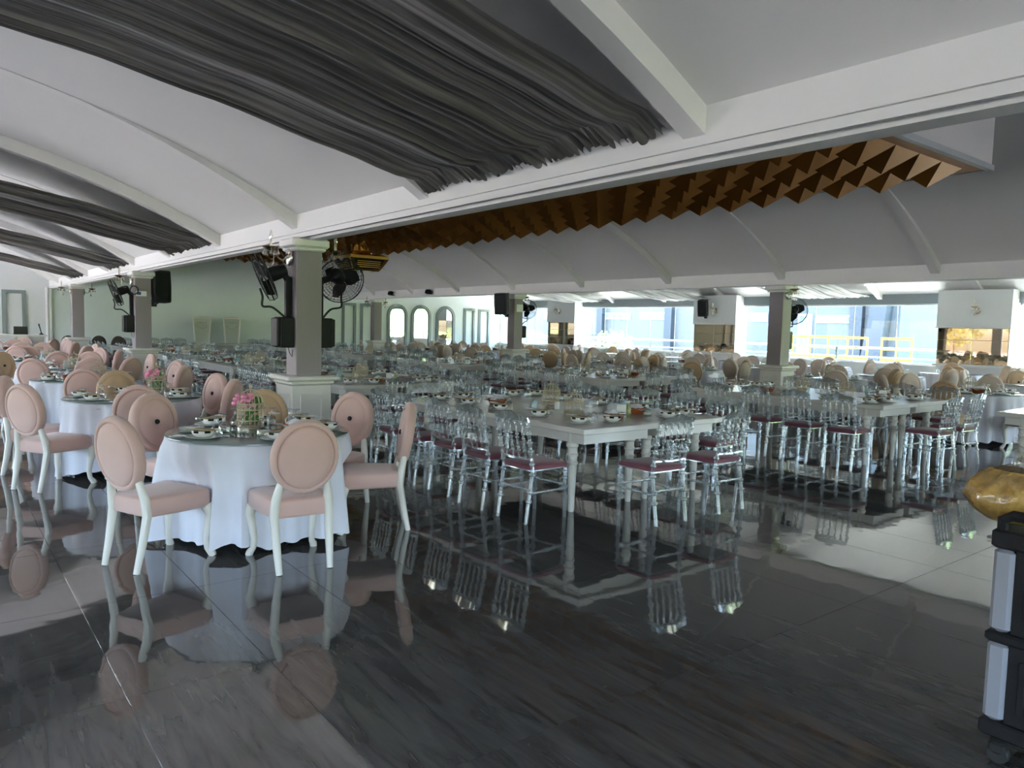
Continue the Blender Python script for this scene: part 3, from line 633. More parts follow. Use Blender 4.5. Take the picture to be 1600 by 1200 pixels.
for k in range(16):
    a = 2 * math.pi * k / 16; c_, s_ = math.cos(a), math.sin(a)
    wr_.tube([(.082 * c_, .082 * s_, .012), (.082 * c_, .082 * s_, .165), (.075 * c_, .075 * s_, .20), (.055 * c_, .055 * s_, .232), (.025 * c_, .025 * s_, .252), (.006 * c_, .006 * s_, 0.258)], 0.0023, 4, caps=False)
cagep['wires'] = wr_.mesh('wires', 'cage_cream', 60)
def band(z0, z1):
    m_ = MB()
    for z in (z0, z1): m_.tube([(.084 * math.cos(2 * math.pi * k / 20), .084 * math.sin(2 * math.pi * k / 20), z) for k in range(20)], .004, 4, closed=True)
    for k in range(20):
        a, b = 2 * math.pi * k / 20, 2 * math.pi * (k + .5) / 20
        for q in range(2):
            zc = z0 + (z1 - z0) * (.3 + .4 * q); m_.tube([(.085 * math.cos(a + .1 * math.cos(j)), .085 * math.sin(a + .1 * math.cos(j)), zc + .009 * math.sin(j)) for j in (0, 1.57, 3.14, 4.71)], .0028, 3, closed=True)
    return m_.mesh('band', 'cage_cream', 60)
cagep['band'] = band(.02, .055); cagep['band2'] = band(.125, .165)
cagep['finial'] = MB().lathe([(.012, .255), (.006, .262), (.012, .275), (.008, .285), (.003, .295)], 8).mesh('finial', 'cage_cream', 50)
fl_ = MB(); rnd = random.Random(3)
for k in range(16): fl_.ball((rnd.uniform(-.09, .02), rnd.uniform(-.05, .06), rnd.uniform(.14, .225)), (.022, .022, .016), 7, 4)
flower_m = fl_.mesh('flowers', 'flower_pink', 60)
lf = MB()
for k in range(14): lf.ball((rnd.uniform(-.03, .055), rnd.uniform(-.05, .05), rnd.uniform(.04, .18)), (.02, .014, .026), 6, 4)
leaves_m = lf.mesh('leaves', 'leaf_green', 60)
flower_m.transform(Matrix.Scale(1.18, 4)); leaves_m.transform(Matrix.Scale(1.18, 4))
CAGE_ORDER = ['base', 'wires', 'lattice_band', 'lattice_band', 'finial']
CAGE, CAGEF = [], []
for nm_, key in zip(CAGE_ORDER, ('base', 'wires', 'band', 'band2', 'finial')):
    a_ = cagep[key]; b_ = a_.copy(); a_.transform(Matrix.Diagonal((1.1, 1.1, .88, 1))); b_.transform(Matrix.Scale(1.18, 4)); CAGE.append((nm_, a_)); CAGEF.append((nm_, b_))
CAGEF += [('flowers', flower_m), ('leaves', leaves_m)]
bk_ = MB().lathe([(.065, 0), (.075, .004), (.095, .055), (.100, .06), (.094, .062), (.07, .012), (.01, .010)], 20); 
basket_m = bk_.mesh('body', 'wicker', 30)
brim_m = MB()
for z, r in ((.02, .083), (.036, .090), (.05, .096), (.062, .101)): brim_m.tube([(r * math.cos(2 * math.pi * k / 24), r * math.sin(2 * math.pi * k / 24), z + .003 * (-1) ** k) for k in range(24)], .006, 5, closed=True)
brim_m = brim_m.mesh('weave', 'wicker', 60)
nk = MB().grid(lambda u, v: ((u - .5) * .24, (v - .5) * .24, .058 + .045 * math.exp(-14 * ((u - .5) ** 2 + (v - .5) ** 2)) + .014 * math.sin(9 * u + 4 * v) * math.cos(8 * v)), 12, 12).mesh('napkin', 'napkin_white', 60)
BASKET = [('body', basket_m), ('weave', brim_m), ('napkin', nk)]
menu_m = MB().bbox((-.045, -.012, 0), (.045, .012, .012), .003).mesh('foot', 'cream_paint', 0); menu_c = MB().bbox((-.043, -.006, .01), (.043, .006, .125), .003).mesh('card', 'paper', 0)
MENU = [('foot', menu_m), ('card', menu_c)]
bot = MB().lathe([(.026, 0), (.028, .004), (.028, .075), (.018, .10), (.011, .115), (.011, .135)], 10).mesh('bottle_body', 'lemon', 50); botc = MB().lathe([(.013, .133), (.013, .15), (.010, .152)], 10).mesh('cap', 'white_paint', 40)
BOTTLE = [('bottle_body', bot), ('cap', botc)]
shk = MB().bbox((-.022, -.022, 0), (.022, .022, .085), .006).mesh('shaker', 'porcelain', 30)
pk = MB().grid(lambda u, v: ((u - .5) * .07, .02 * math.sin(3 * v), v * .11 * (1 - .4 * abs(u - .5))), 6, 6).mesh('paper', 'water', 50); 
N_SET = [0]
def setting(cx, cy, z, ang, who, grp, full=True, gl=True, pl=True, rad=None):
    """a place laid at (cx,cy); ang = direction towards the table middle"""
    u = Vector((math.cos(ang), math.sin(ang))); w = Vector((-u.y, u.x)); j = random.uniform(-.02, .02)
    if pl:
        inst('plate', plate_m, (cx, cy, z), ang, 'white plate, ' + who, 'plate', 'plates ' + grp, one=True)
        inst('bowl', bowl_m, (cx + j * .2, cy, z + .0085), ang + j * 8, 'black-checked white bowl, ' + who, 'bowl', 'bowls ' + grp, one=True)
    if full:
        inst('cutlery_envelope', [('envelope', pouch_m), ('napkin', pouch_n), ('cutlery', pouch_f)], (cx, cy, z + .0615), ang + math.pi / 2 + j * 12 + .2, 'tan cutlery envelope, ' + who, 'cutlery envelope', 'cutlery envelopes ' + grp)
    if gl:
        inst('goblet', goblet_m, (cx + u.x * .17 + w.x * (.08 + j), cy + u.y * .17 + w.y * (.08 + j), z), 0, 'upturned glass, ' + who, 'glass', 'glasses ' + grp, one=True)
ZR, ZT = .7685, .762
def round_table(cx, cy, name, angs, near, seed, cols=None, dist=1.31, setfull=True, pl=True, gl=True, chairs=True, labels=None, dists=None, grpname='left'):
    inst('round_table', [('tabletop', top_m), ('pole', pole_m)] + [('foot', f) for f in feet], (cx, cy, 0), seed, 'round pedestal table under the cloth, ' + name, 'table', 'round tables')
    inst('tablecloth', cloth_mesh(seed, [(a, (dists[k] if dists else dist) - .535) for k, a in enumerate(angs)]) if dists else cloths[seed % 3], (cx, cy, 0), 0 if dists else seed * 1.3, 'white floor-length cloth on the ' + name, 'tablecloth', 'white round tablecloths', one=True)
    inst('glass_table_top', glass_m, (cx, cy, 0), 0, 'round glass sheet topping the ' + name, 'table top', 'round glass tops', one=True)
    for k, a in enumerate(angs):
        dd = dists[k] if dists else dist
        ex, ey = cx + math.cos(a) * (dd - .27), cy + math.sin(a) * (dd - .27)
        sd = side((ex, ey), (cx, cy)); col = cols[k] if cols else ('pink_velvet' if random.random() < .8 else 'tan_velvet')
        cn = {'pink_velvet': 'pink', 'tan_velvet': 'tan', 'pink_velvet_backlit': 'backlit pink', 'brown_velvet': 'brown'}[col]
        if chairs: round_chair(ex, ey, a + math.pi, col, labels[k] if labels else '%s velvet round-back chair, %s side of the %s' % (cn, sd, name), grpname + ' round-back chairs', near)
        setting(cx + math.cos(a) * .50, cy + math.sin(a) * .50, ZR, a + math.pi, '%s side, %s' % (sd, name), 'on round tables', setfull, gl, pl)
TN = ['front round table'] + [ORD[k] + ' left-row round table' for k in range(1, 9)]
def A(cx, cy, pts): return [math.atan2(y - cy, x - cx) for x, y in pts], [math.hypot(y - cy, x - cx) for x, y in pts]
cx, cy = 1.96, 5.60
a_, d_ = A(cx, cy, [(.92, 5.17), (1.865, 4.50), (2.97, 5.14), (2.98, 6.12), (2.36, 6.66), (1.44, 6.64)])
round_table(cx, cy, TN[0], a_, True, 0, ['pink_velvet'] * 4 + ['tan_velvet', 'pink_velvet'], dists=d_, labels=[
    'pink velvet round-back chair at the left of the front round table, back to us', 'pink velvet round-back chair nearest the camera, back fully in view',
    'pink velvet round-back chair seen edge-on at the right of the front table', 'pink velvet round-back chair with button, right behind the front table',
    'tan velvet round-back chair behind the birdcage on the front table', 'pink velvet round-back chair with button, behind left of the front table'])
inst('birdcage', CAGEF, (1.95, 5.78, ZR), 0, 'cream wire birdcage with pink flowers on the front round table', 'birdcage', 'birdcages')
inst('bread_basket', BASKET, (2.18, 5.42, ZR), .3, 'wicker basket with white napkin on the front round table', 'basket', 'bread baskets')
for k, (x, y) in enumerate([(1.70, 5.62), (1.80, 5.50), (2.25, 5.75), (2.12, 5.95)]):
    inst('goblet', goblet_m, (x, y, ZR), 0, ORD[k] + ' loose upturned glass from the left near the birdcage, front table', 'glass', 'glasses on round tables', one=True)
cx, cy = 1.68, 8.63
a_, d_ = A(cx, cy, [(1.50, 7.50), (2.60, 8.90), (2.50, 7.98), (1.72, 9.72), (.66, 7.98), (.60, 9.05)])
round_table(cx, cy, TN[1], a_, True, 1, ['pink_velvet', 'pink_velvet', 'pink_velvet', 'tan_velvet', 'pink_velvet', 'pink_velvet'], dists=d_)
inst('birdcage', CAGEF, (1.98, 8.95, ZR), .8, 'cream birdcage with pink flowers on the ' + TN[1], 'birdcage', 'birdcages')
inst('menu_stand', MENU, (1.72, 8.40, ZR), .4, 'white menu card on the ' + TN[1], 'menu card', 'menu cards')
inst('bottle', BOTTLE, (1.79, 8.42, ZR), 0, 'small bottle of yellow-green drink on the ' + TN[1], 'bottle', 'drink bottles')
for i in range(2, 8):
    cx, cy = 1.66 + (.05 if i % 2 else 0), 11.40 + 2.55 * (i - 2)
    o0 = [0, 0, .35, .1, .6, .25, .5, .2][i]
    if cy > 24.8: continue
    cols = ['tan_velvet' if (k == 2 and i < 4) else 'pink_velvet' for k in range(6)]
    round_table(cx, cy, TN[i], [o0 + k * math.pi / 3 for k in range(6)], i < 4, i, cols, setfull=i < 4)
    inst('birdcage', CAGE, (cx + .15, cy + .1, ZR), i, 'cream birdcage on the ' + TN[i], 'birdcage', 'birdcages')
    inst('menu_stand', MENU, (cx, cy - .2, ZR), .4, 'white menu card on the ' + TN[i], 'menu card', 'menu cards')
    inst('bread_basket', BASKET, (cx - .2, cy + .05, ZR), .3, 'wicker bread basket on the ' + TN[i], 'basket', 'bread baskets')
# ------------------------------------------------------------------ clear acrylic chair
def lath_pts(p0, p1, beads, r=.011):
    """radius profile along a line, with ring beads at the given fractions"""
    fr = sorted(set([0, 1] + [min(1, max(0, b + d_)) for b in beads for d_ in (-.035, -.015, .015, .035)]))
    P0, P1 = Vector(p0), Vector(p1)
    rad = [r * (1.75 if any(abs(f - b) < .02 for b in beads) else 1) for f in fr]
    return [P0 + (P1 - P0) * f for f in fr], rad
ac = {}
def cl(name, mb): ac.setdefault(name, []).append(mb); return mb
for s_ in (-1, 1):
    p, r = lath_pts((s_ * .175, -.245, 0), (s_ * .178, -.185, .44), [.42, .60, .92], .0165); p2, r2 = lath_pts((s_ * .178, -.185, .44), (s_ * .185, -.265, .86), [.12, .38, .55, .72, .86], .0145)
    cl('leg', MB().tube(p + p2[1:], r + r2[1:], 8))
for s_ in (-1, 1):
    p, r = lath_pts((s_ * .185, .195, 0), (s_ * .185, .185, .43), [.42, .62, .80, .92], .0165); cl('leg', MB().tube(p, r, 8))
for a, b in (((-.18, -.215, .25), (-.185, .19, .25)), ((.18, -.215, .25), (.185, .19, .25)), ((-.185, .188, .28), (.185, .188, .28)), ((-.178, -.212, .28), (.178, -.212, .28))):
    p, r = lath_pts(a, b, [.12, .5, .88], .0105); cl('stretcher', MB().tube(p, r, 6))
xs = [-.111, -.037, .037, .111]
for x in xs:
    p, r = lath_pts((x, -.207, .535), (x * 1.02, -.256, .80), [.22, .34, .62, .74], .0095); cl('spindle', MB().tube(p, r, 6))
cl('lower_rail', MB().tube([(-.18, -.205, .53), (0, -.222, .525), (.18, -.205, .53)], .012, 6))
ar = MB(); ed = [-.185] + [x * 1.02 for x in xs] + [.185]
for a, b in zip(ed, ed[1:]):
    m_ = (a + b) / 2; hh = (b - a) / 2
    ar.tube([(m_ - hh * math.cos(math.pi * k / 8), -.256 - .006 * math.sin(math.pi * k / 8) , .80 + .042 * math.sin(math.pi * k / 8)) for k in range(9)], .0105, 6, caps=False)
cl('arches', ar)
def crest(u, v, o_):
    x = (u - .5) * .40; c_ = math.cos((u - .5) * math.pi); z0 = .848 + .004 * math.cos((u - .5) * 5 * 2 * math.pi); z1 = .885 + .035 * c_ ** 2 - .006 * math.cos(u * 18)
    return (x, -.262 - .02 * c_ + o_ - .02 * v, z0 + (z1 - z0) * v)
cr_ = MB(); cr_.loft([[crest(i / 20, 0, -.01), crest(i / 20, 0, .01), crest(i / 20, 1, .008), crest(i / 20, 1, -.008)] for i in range(21)])
cl('crest_rail', cr_)
cl('seat_frame', MB().loft([[(-.165, -.18, z), (.165, -.18, z), (.175, .18, z), (-.175, .18, z)] for z in (.426, .438)]))
def sq(z, i): return [(-.18 + i, -.19 + i, z), (0, -.197 + i, z), (.18 - i, -.19 + i, z), (.195 - i, 0, z), (.20 - i, .19 - i, z), (0, .205 - i, z), (-.20 + i, .19 - i, z), (-.195 + i, 0, z)]
cush = MB().loft([sq(.436, .008), sq(.442, -.004), sq(.466, -.004), sq(.482, .014), sq(.492, .05), sq(.496, .11)]).mesh('seat', 'plum_cloth', 50)
ACF = [('seat', cush)]; low = MB()
for nm, l in ac.items():
    for mb in l:
        if nm != 'seat_frame': low.add(mb.v, mb.f)
        ACF.append((nm, mb.mesh(nm, 'acrylic', 50)))
ACF = [(a, b) for a, b in ACF]
low.add(ac['seat_frame'][0].v, ac['seat_frame'][0].f)
ACL = [('seat', cush), ('frame', low.mesh('frame', 'acrylic', 50))]
def clear_chair(px, py, ang, label, group, near): return inst('clear_chair', ACF if near else ACL, (px, py, 0), ang - math.pi / 2, label, 'chair', group)
# ------------------------------------------------------------------ long white tables in pairs
TW, TL = .94, 2.90
ttop = MB().bbox((0, 0, .712), (TW, TL, .762), .004).mesh('tabletop', 'table_white', 0)
apron = MB().box((.07, .07, .62), (TW - .07, .09, .712)).box((.07, TL - .09, .62), (TW - .07, TL - .07, .712)).box((.07, .09, .62), (.09, TL - .09, .712)).box((TW - .09, .09, .62), (TW - .07, TL - .09, .712)).mesh('apron', 'table_white', 0)
lp = [(.024, 0), (.027, .01), (.036, .25), (.041, .42), (.049, .425), (.050, .44), (.042, .45), (.043, .49), (.051, .495), (.052, .51), (.043, .52), (.044, .57), (.053, .58), (.053, .60), (.045, .61), (.047, .66), (.047, .71)]
lgm = [MB().lathe(lp, 12, c).mesh('leg', 'table_leg', 30) for c in ((.11, .25), (TW - .11, .25), (.11, TL - .25), (TW - .11, TL - .25))]
LT = [('tabletop', ttop), ('apron', apron)] + [('leg', l) for l in lgm]
rowname = {'A': 'left', 'B': 'right'}
def block(x0, y0, row, k, near, full):
    nm = '%s %s-row long tables' % (ORD[k], rowname[row])
    for q in range(2):
        inst('long_table', LT, (x0 + q * (TW + .01), y0, 0), 0, '%s half of the %s, white with turned legs' % (['left', 'right'][q], nm), 'table', 'long white tables')
    wT = 2 * TW + .01; g_ = 'clear chairs'
    for i in range(5):
        y = y0 + .30 + i * .58 + random.uniform(-.03, .03)
        for s_, xx, an, sn in ((0, x0 - .25, 0, 'left'), (1, x0 + wT + .25, math.pi, 'right')):
            clear_chair(xx + random.uniform(-.04, .03), y, an + random.uniform(-.07, .07), '%s clear chair from the front, %s side, %s' % (ORD[i], sn, nm), g_, near)
            who = '%s place, %s side, %s' % (ORD[i], sn, nm)
            setting(x0 + (.24 if s_ == 0 else wT - .24), y, ZT, an, who, 'on long tables', full)
    for q in range(2):
        for e_, yy, an in (('near', y0 - .28, math.pi / 2), ('far', y0 + TL + .28, -math.pi / 2)):
            if e_ == 'far' and not near: continue
            clear_chair(x0 + .56 + q * .78, yy + random.uniform(-.03, .03), an + random.uniform(-.08, .08), '%s clear chair at the %s end, %s' % (['left', 'right'][q], e_, nm), g_, near)
            setting(x0 + .58 + q * .76, yy + (.52 if e_ == 'near' else -.52), ZT, an, '%s place, %s end, %s' % (['left', 'right'][q], e_, nm), 'on long tables', full)
    mids = [(x0 + .62, y0 + .80), (x0 + 1.15, y0 + 1.75)]
    for q, (x, y) in enumerate(mids):
        inst('birdcage', CAGE, (x, y, ZT), q, '%s cream birdcage on the %s' % (['near', 'far'][q], nm), 'birdcage', 'birdcages')
    for q, (x, y) in enumerate([(x0 + .72, y0 + .36), (x0 + 1.30, y0 + .62), (x0 + .55, y0 + 1.95)]):
        inst('bread_basket', BASKET, (x, y, ZT), q, '%s bread basket from the front on the %s' % (ORD[q], nm), 'basket', 'bread baskets')
    inst('menu_stand', MENU, (x0 + .95, y0 + .48, ZT), -.6, 'white menu card on the ' + nm, 'menu card', 'menu cards')
    inst('bottle', BOTTLE, (x0 + 1.06, y0 + .50, ZT), 0, 'bottle of yellow-green drink on the ' + nm, 'bottle', 'drink bottles')
    for q, (x, y) in enumerate([(x0 + .55, y0 + 1.30), (x0 + 1.50, y0 + .95)]): inst('tissue_packet', pk, (x, y, ZT), q * 1.3, '%s pale blue tissue on the %s' % (['left', 'right'][q], nm), 'tissue', 'pale blue tissues', one=True)
    inst('shaker', shk, (x0 + .80, y0 + 1.25, ZT), .3, 'white shaker on the ' + nm, 'shaker', 'shakers', one=True)
for k in range(5):
    block(4.29 + (.06 if k == 1 else 0), [4.49, 9.22, 13.78, 18.35, 22.8][k], 'A', k, k < 3, k < 2)
    block(9.05, [4.28, 8.93, 13.48, 18.1, 22.7][k], 'B', k, k < 2, k < 2)
inst('long_table', LT, (9.80, .43, 0), 0, 'white long table cut off by the right edge of the picture', 'table', 'long white tables')
# head table before the end wall with two thrones and spare chairs
inst('long_table', LT, (10.0, 26.4, 0), math.pi / 2, 'white head table standing before the two thrones', 'table', 'long white tables')
th_b = MB().loft([[(-.26 * s, -.06, z), (.26 * s, -.06, z), (.26 * s, .06, z), (-.26 * s, .06, z)] for z, s in ((.45, .82), (.9, .95), (1.35, 1.08), (1.60, 1.16), (1.655, 1.14), (1.67, 1.05))]).mesh('backrest', 'throne_leather', 30)
th_f = MB()
for s in (-1, 1): th_f.tube([(s * .22, -.05, .45), (s * .25, -.07, .9), (s * .285, -.07, 1.4), (s * .31, -.07, 1.66)], .028, 6)
th_f.tube([(-.31, -.07, 1.66), (0, -.07, 1.69), (.31, -.07, 1.66)], .026, 6)
tuft = MB()
for k in range(9): a = math.pi * k / 8; tuft.ball((.17 * math.cos(a), -.065, 1.18 + .28 * (1 - math.sin(a)) * .4 + .1), .014, 6, 4)
for k in range(7): tuft.ball((-.15 + .05 * k, -.065, 1.50), .012, 6, 4)
th_s = MB().bbox((-.28, -.58, .34), (.28, 0, .48), .04).mesh('seat', 'throne_leather', 30)
th_l = [MB().tube([(sx * .24, sy, 0), (sx * .25, sy, .2), (sx * .24, sy, .36)], [.02, .03, .035], 6).mesh('leg', 'chair_white', 40) for sx in (-1, 1) for sy in (-.52, -.02)]
TH = [('backrest', th_b, [('tufts', tuft.mesh('tufts', 'brass', 40))]), ('back_frame', th_f.mesh('back_frame', 'chair_white', 40)), ('seat', th_s)] + [('leg', l) for l in th_l]
inst('throne', TH, (7.80, 28.35, 0), 0, 'tall pale tufted throne, the left of the pair by the mint wall', 'throne', 'thrones')
inst('throne', TH, (8.86, 28.35, 0), 0, 'tall pale tufted throne, the right of the pair by the mint wall', 'throne', 'thrones')
for k in range(15):
    x = 5.3 + .45 * k if k < 5 else 9.7 + .45 * (k - 5)
    if k >= 5 and x > 12.2: continue
    clear_chair(x, 28.25, -math.pi / 2, '%s spare clear chair from the left along the far mint wall' % ORD[min(k, 12)], 'spare clear chairs', False)
for k, (x, y, a) in enumerate([(3.55, 27.2, -1.3), (4.40, 27.6, -1.6), (5.0, 27.25, -1.3), (4.72, 26.4, -1.8)]):
    round_chair(x, y, a, 'brown_velvet', ['dark brown round-back chair left of the farthest left column', 'dark brown round-back chair with button right of the farthest left column', 'rear dark brown round-back chair before the mint wall', 'front dark brown round-back chair before the mint wall'][k], 'dark round-back chairs', True)
# music desk with laptop at the far left
t = obj('music_desk', None, None, (0, 0, 0)); tag(t, 'white desk against the far left wall under the laptop', 'desk')
obj('desk_top', MB().bbox((1.35, 25.6, .98), (2.72, 26.4, 1.04), .008).mesh('desk_top', 'cream_paint', 0), t)
obj('front_panel', MB().bbox((1.42, 25.66, 0), (2.65, 25.70, .98), .004).mesh('front_panel', 'cream_paint', 0), t)
for xx in (1.42, 2.61): obj('side_panel', MB().bbox((xx, 25.70, 0), (xx + .04, 26.35, .98), .004).mesh('side_panel', 'cream_paint', 0), t)
t = obj('laptop', None, None, (2.08, 25.98, 1.04)); tag(t, 'open black laptop on the white desk at far left', 'laptop')
obj('base', MB().bbox((-.17, -.11, 0), (.17, .12, .02), .005).mesh('base', 'laptop_black', 0), t); obj('screen', MB().bbox((-.17, -.125, .015), (.17, -.11, .23), .004).mesh('screen', 'laptop_black', 0), t)
t = obj('microphone', None, None, (2.60, 25.95, 1.04)); tag(t, 'black microphone leaning on a small stand by the laptop', 'microphone')
obj('stand', MB().lathe([(.06, 0), (.06, .015), (.02, .04), (.02, .06)], 12).mesh('stand', 'black_plastic', 40), t); obj('body', MB().tube([(0, 0, .05), (-.03, 0, .18), (-.055, 0, .28), (-.06, 0, .32)], [.012, .014, .018, .014], 8).mesh('body', 'black_plastic', 40), t)
# ------------------------------------------------------------------ round tables in the window bay
rowsX = [13.55, 16.35, 19.15]; rw = ['window-bay column row', 'window-bay middle row', 'window-bay outer row']
RY = [4.75, 7.6, 10.6, 13.4, 16.3, 19.2, 22.0, 24.8]
for r, X in enumerate(rowsX):
    for k, Y in enumerate(RY):
        if r == 2 and k == 7: continue
        cx, cy = X + random.uniform(-.12, .12), Y + random.uniform(-.15, .15)
        if r == 0 and k == 0: cx, cy = 12.98, 4.75
        if r == 0 and k in (1, 4, 7): cx = 13.85
        near = (r == 0 and k < 4) or (r == 1 and k < 2)
        nm = '%s round table, %s' % (ORD[k], rw[r]); o0 = random.uniform(0, 1.05)
        if r == 0 and k == 0: o0 = math.atan2(-.14, -1)
        if r == 0 and k == 2: o0 = -math.pi / 2 - .9
        cols = [('pink_velvet_backlit' if random.random() < .8 else 'tan_velvet') for _ in range(6)]
        if r == 0 and k == 0: cols[0] = 'tan_velvet'
        angs = [o0 + q * math.pi / 3 + random.uniform(-.08, .08) for q in range(6)]
        def okc(a):
            px, py = cx + math.cos(a) * .95, cy + math.sin(a) * .95
            return px < 20.9 and all(math.hypot(px - c[0], py - c[1]) > .8 for c in COL2)
        keep = [q for q in range(6) if okc(angs[q])]
        lab = ['%s round-back chair, %s side, %s' % ({'pink_velvet_backlit': 'backlit pink', 'tan_velvet': 'tan'}[cols[q]], side((cx + math.cos(angs[q]), cy + math.sin(angs[q])), (cx, cy)), nm) for q in keep]
        inst_names = None
        round_table(cx, cy, nm, [angs[q] for q in keep], near, r * 8 + k + 3, [cols[q] for q in keep], labels=lab, setfull=False, pl=(r == 0), gl=(r == 0 or k < 5), grpname='window-bay')
        if r < 2:
            inst('birdcage', CAGE, (cx + .12, cy + .1, ZR), k, 'cream birdcage on the ' + nm, 'birdcage', 'birdcages')
            inst('bread_basket', BASKET, (cx - .15, cy - .12, ZR), k, 'bread basket on the ' + nm, 'basket', 'bread baskets')
# ------------------------------------------------------------------ service trolley with a bag of bread
tx, ty = 3.10, 1.03
t = obj('service_trolley', None, None, (tx, ty, 0)); tag(t, 'black and grey plastic service trolley at the right edge', 'trolley')
LY, LXX = .85, .48
def post(x, y):
    return [MB().bbox((x - .035, y - .035, a), (x + .035, y + .035, b), .014).mesh('corner_post', 'trolley_grey', 30) for a, b in ((.175, .475), (.515, .83))]
for (x, y) in ((.035, -.035), (LXX - .035, -.035), (.035, -LY + .035), (LXX - .035, -LY + .035)):
    for pm_ in post(x, y): obj('corner_post', pm_, t)
for z0, z1 in ((.115, .175), (.475, .515), (.83, .90)): obj('shelf', MB().bbox((-.008, -LY - .008, z0), (LXX + .008, .008, z1), .009).mesh('shelf', 'trolley_black', 30), t)
def slotted(z0, z1):
    m_ = MB().bbox((.012, -LY + .075, z0), (.028, -.07, z1), .003)
    for k in range(12): y = -.12 - k * .055; m_.bbox((.004, y - .012, z0 + .05), (.016, y + .012, z1 - .05), .003)
    return m_.mesh('side_panel', 'trolley_black', 0)
obj('side_panel', slotted(.175, .475), t); obj('side_panel', slotted(.515, .83), t)
for z0, z1 in ((.175, .475), (.515, .83)): obj('end_panel', MB().bbox((.075, -.03, z0), (LXX - .075, -.012, z1), .003).mesh('end_panel', 'trolley_black', 0), t)
obj('handle', MB().tube([(.02, -.02, .88), (.015, -.02, .935), (.02, -.05, .955), (.02, -.40, .955), (.02, -.80, .955), (.02, -.83, .93), (.02, -.83, .88)], .02, 8).mesh('handle', 'trolley_black', 40), t)
for x, y in ((.05, -.05), (LXX - .05, -.05), (.05, -LY + .05), (LXX - .05, -LY + .05)):
    c_ = obj('caster', MB().lathe([(.022, .085), (.03, .09), (.014, .10), (.010, .12)], 10, (x, y)).bbox((x - .028, y - .03, .04), (x + .028, y + .03, .088), .01).mesh('caster', 'grey_plastic', 30), t)
    obj('wheel', MB().lathe([(.034, -.014), (.038, -.01), (.038, .01), (.034, .014)], 16).xf(Matrix.Translation((x, y, .038)) @ Matrix.Rotation(R(90), 4, 'Y')).mesh('wheel', 'black_matte', 30), c_)
rnd = random.Random(5)
t = obj('bread_bag', None, None, (tx + .175, ty - .02, .905)); tag(t, 'knotted clear bag of yellow bread on top of the trolley', 'bag')
def bagr(u, v, k=1.0):
    a = 2 * math.pi * u; r = k * .165 * math.sin(math.pi * min(1, .13 + v * .80)) ** .62 * (1 + .05 * math.sin(5 * a + 4 * v) + .04 * math.sin(11 * a - 6 * v) + .03 * math.sin(19 * a + 13 * v)); z = .004 + .205 * v
    return a, r, z
def massf(u, v):
    a, r, z = bagr(u, .02 + v * .93, .965); r *= 1 + .05 * math.sin(23 * a + 17 * v) * math.sin(9 * v + 3 * a); return (r * math.cos(a), r * math.sin(a) * 1.15, z)
o = obj('bread_slices', MB().grid(massf, 60, 28).mesh('bread_slices', 'bread', 35), t); o['kind'] = 'stuff'
def bagf(u, v):
    a, r, z = bagr(u, v)
    if v > .93: r = .03 * (1 + .3 * math.sin(5 * a)); z += .02
    return (r * math.cos(a), r * math.sin(a) * 1.15, z)
obj('plastic_film', MB().grid(bagf, 48, 20).mesh('plastic_film', 'bag_film', 60), t)
obj('knot', MB().ball((0, 0, .225), (.03, .03, .025), 8, 5).tube([(0, 0, .235), (.03, .02, .27), (.07, .03, .29)], [.012, .025, .04], 6).tube([(0, 0, .235), (-.03, -.02, .265), (-.06, .03, .28)], [.012, .02, .035], 6).mesh('knot', 'bag_film', 50), t)
# ------------------------------------------------------------------ outside
BX = 46
struct('ground', MB().grid(lambda u, v: (-90 + 300 * u, -120 + 300 * v, -.62), 1, 1), 'asphalt', label='asphalt ground around the hall')
struct('yard', MB().box((X3 + .2, YN - 4, -.615), (BX + 20, 90, -.6)), 'concrete', label='pale concrete yard before the factory')
struct('bounce_slab', MB().box((-17, 11.5, -.6), (XW - .2, 32, -.05)), 'bounce_stone', label='pale stone patio added unseen outside the left wall')  # pale reflector added out of view, bounces sunlight into the back of the hall
struct('terrace', MB().box((X3 + .2, YN, -.55), (X3 + 5.0, YE, -.02)), 'bounce_stone', label='pale terrace widened along the window wall to bounce light')  # terrace widened and paled so sunlight bounces onto the window-bay vault
t = obj('balcony_railing', None, None, (X3 + 1.0, 0, 0)); tag(t, 'steel railing with two bars outside the windows', 'railing')
for z, r in ((1.25, .028), (.97, .016)): obj('rail', MB().bar((0, YN, z), (0, YE, z), r, 8).mesh('rail', 'rail_steel', 30), t)
for y in (-3.4, .5, 4.4, 8.3, 12.3, 16.2, 20.1, 24.0, 27.9): obj('post', MB().box((-.025, y - .03, -.02), (.025, y + .03, 1.25)).mesh('post', 'rail_steel', 0), t)
# factory building seen through the windows
t = obj('factory_building', None, None, (BX, 0, 0)); tag(t, 'white factory building with strip windows seen through the windows', 'building')
obj('wall', MB().box((0, 35.0, -.6), (14, 75, 9)).mesh('wall', 'facade_white', 0), t)
for y in (46.3, 38.7): obj('pilaster', MB().box((-.4, y - .35, -.6), (0, y + .35, 9)).mesh('pilaster', 'facade_grey', 0), t)
def strip(parent, ya, yb, za, zb, n, off=0.0):
    w = obj('window', MB().box((off - .06, ya, za), (off, yb, zb)).mesh('window', 'pvc_white', 0), parent)
    s_ = (yb - ya) / n
    for k in range(n): obj('pane', MB().box((off - .09, ya + k * s_ + s_ * .12, za + .08), (off - .05, ya + (k + 1) * s_ - s_ * .12, zb - .08)).mesh('pane', 'dark_glass', 0), w)
strip(t, 43.0, 46.0, 2.5, 3.05, 4); strip(t, 39.1, 41.9, 2.5, 3.1, 4); strip(t, 46.75, 48.3, 1.2, 2.95, 3); strip(t, 50, 54, 2.5, 3.05, 5)
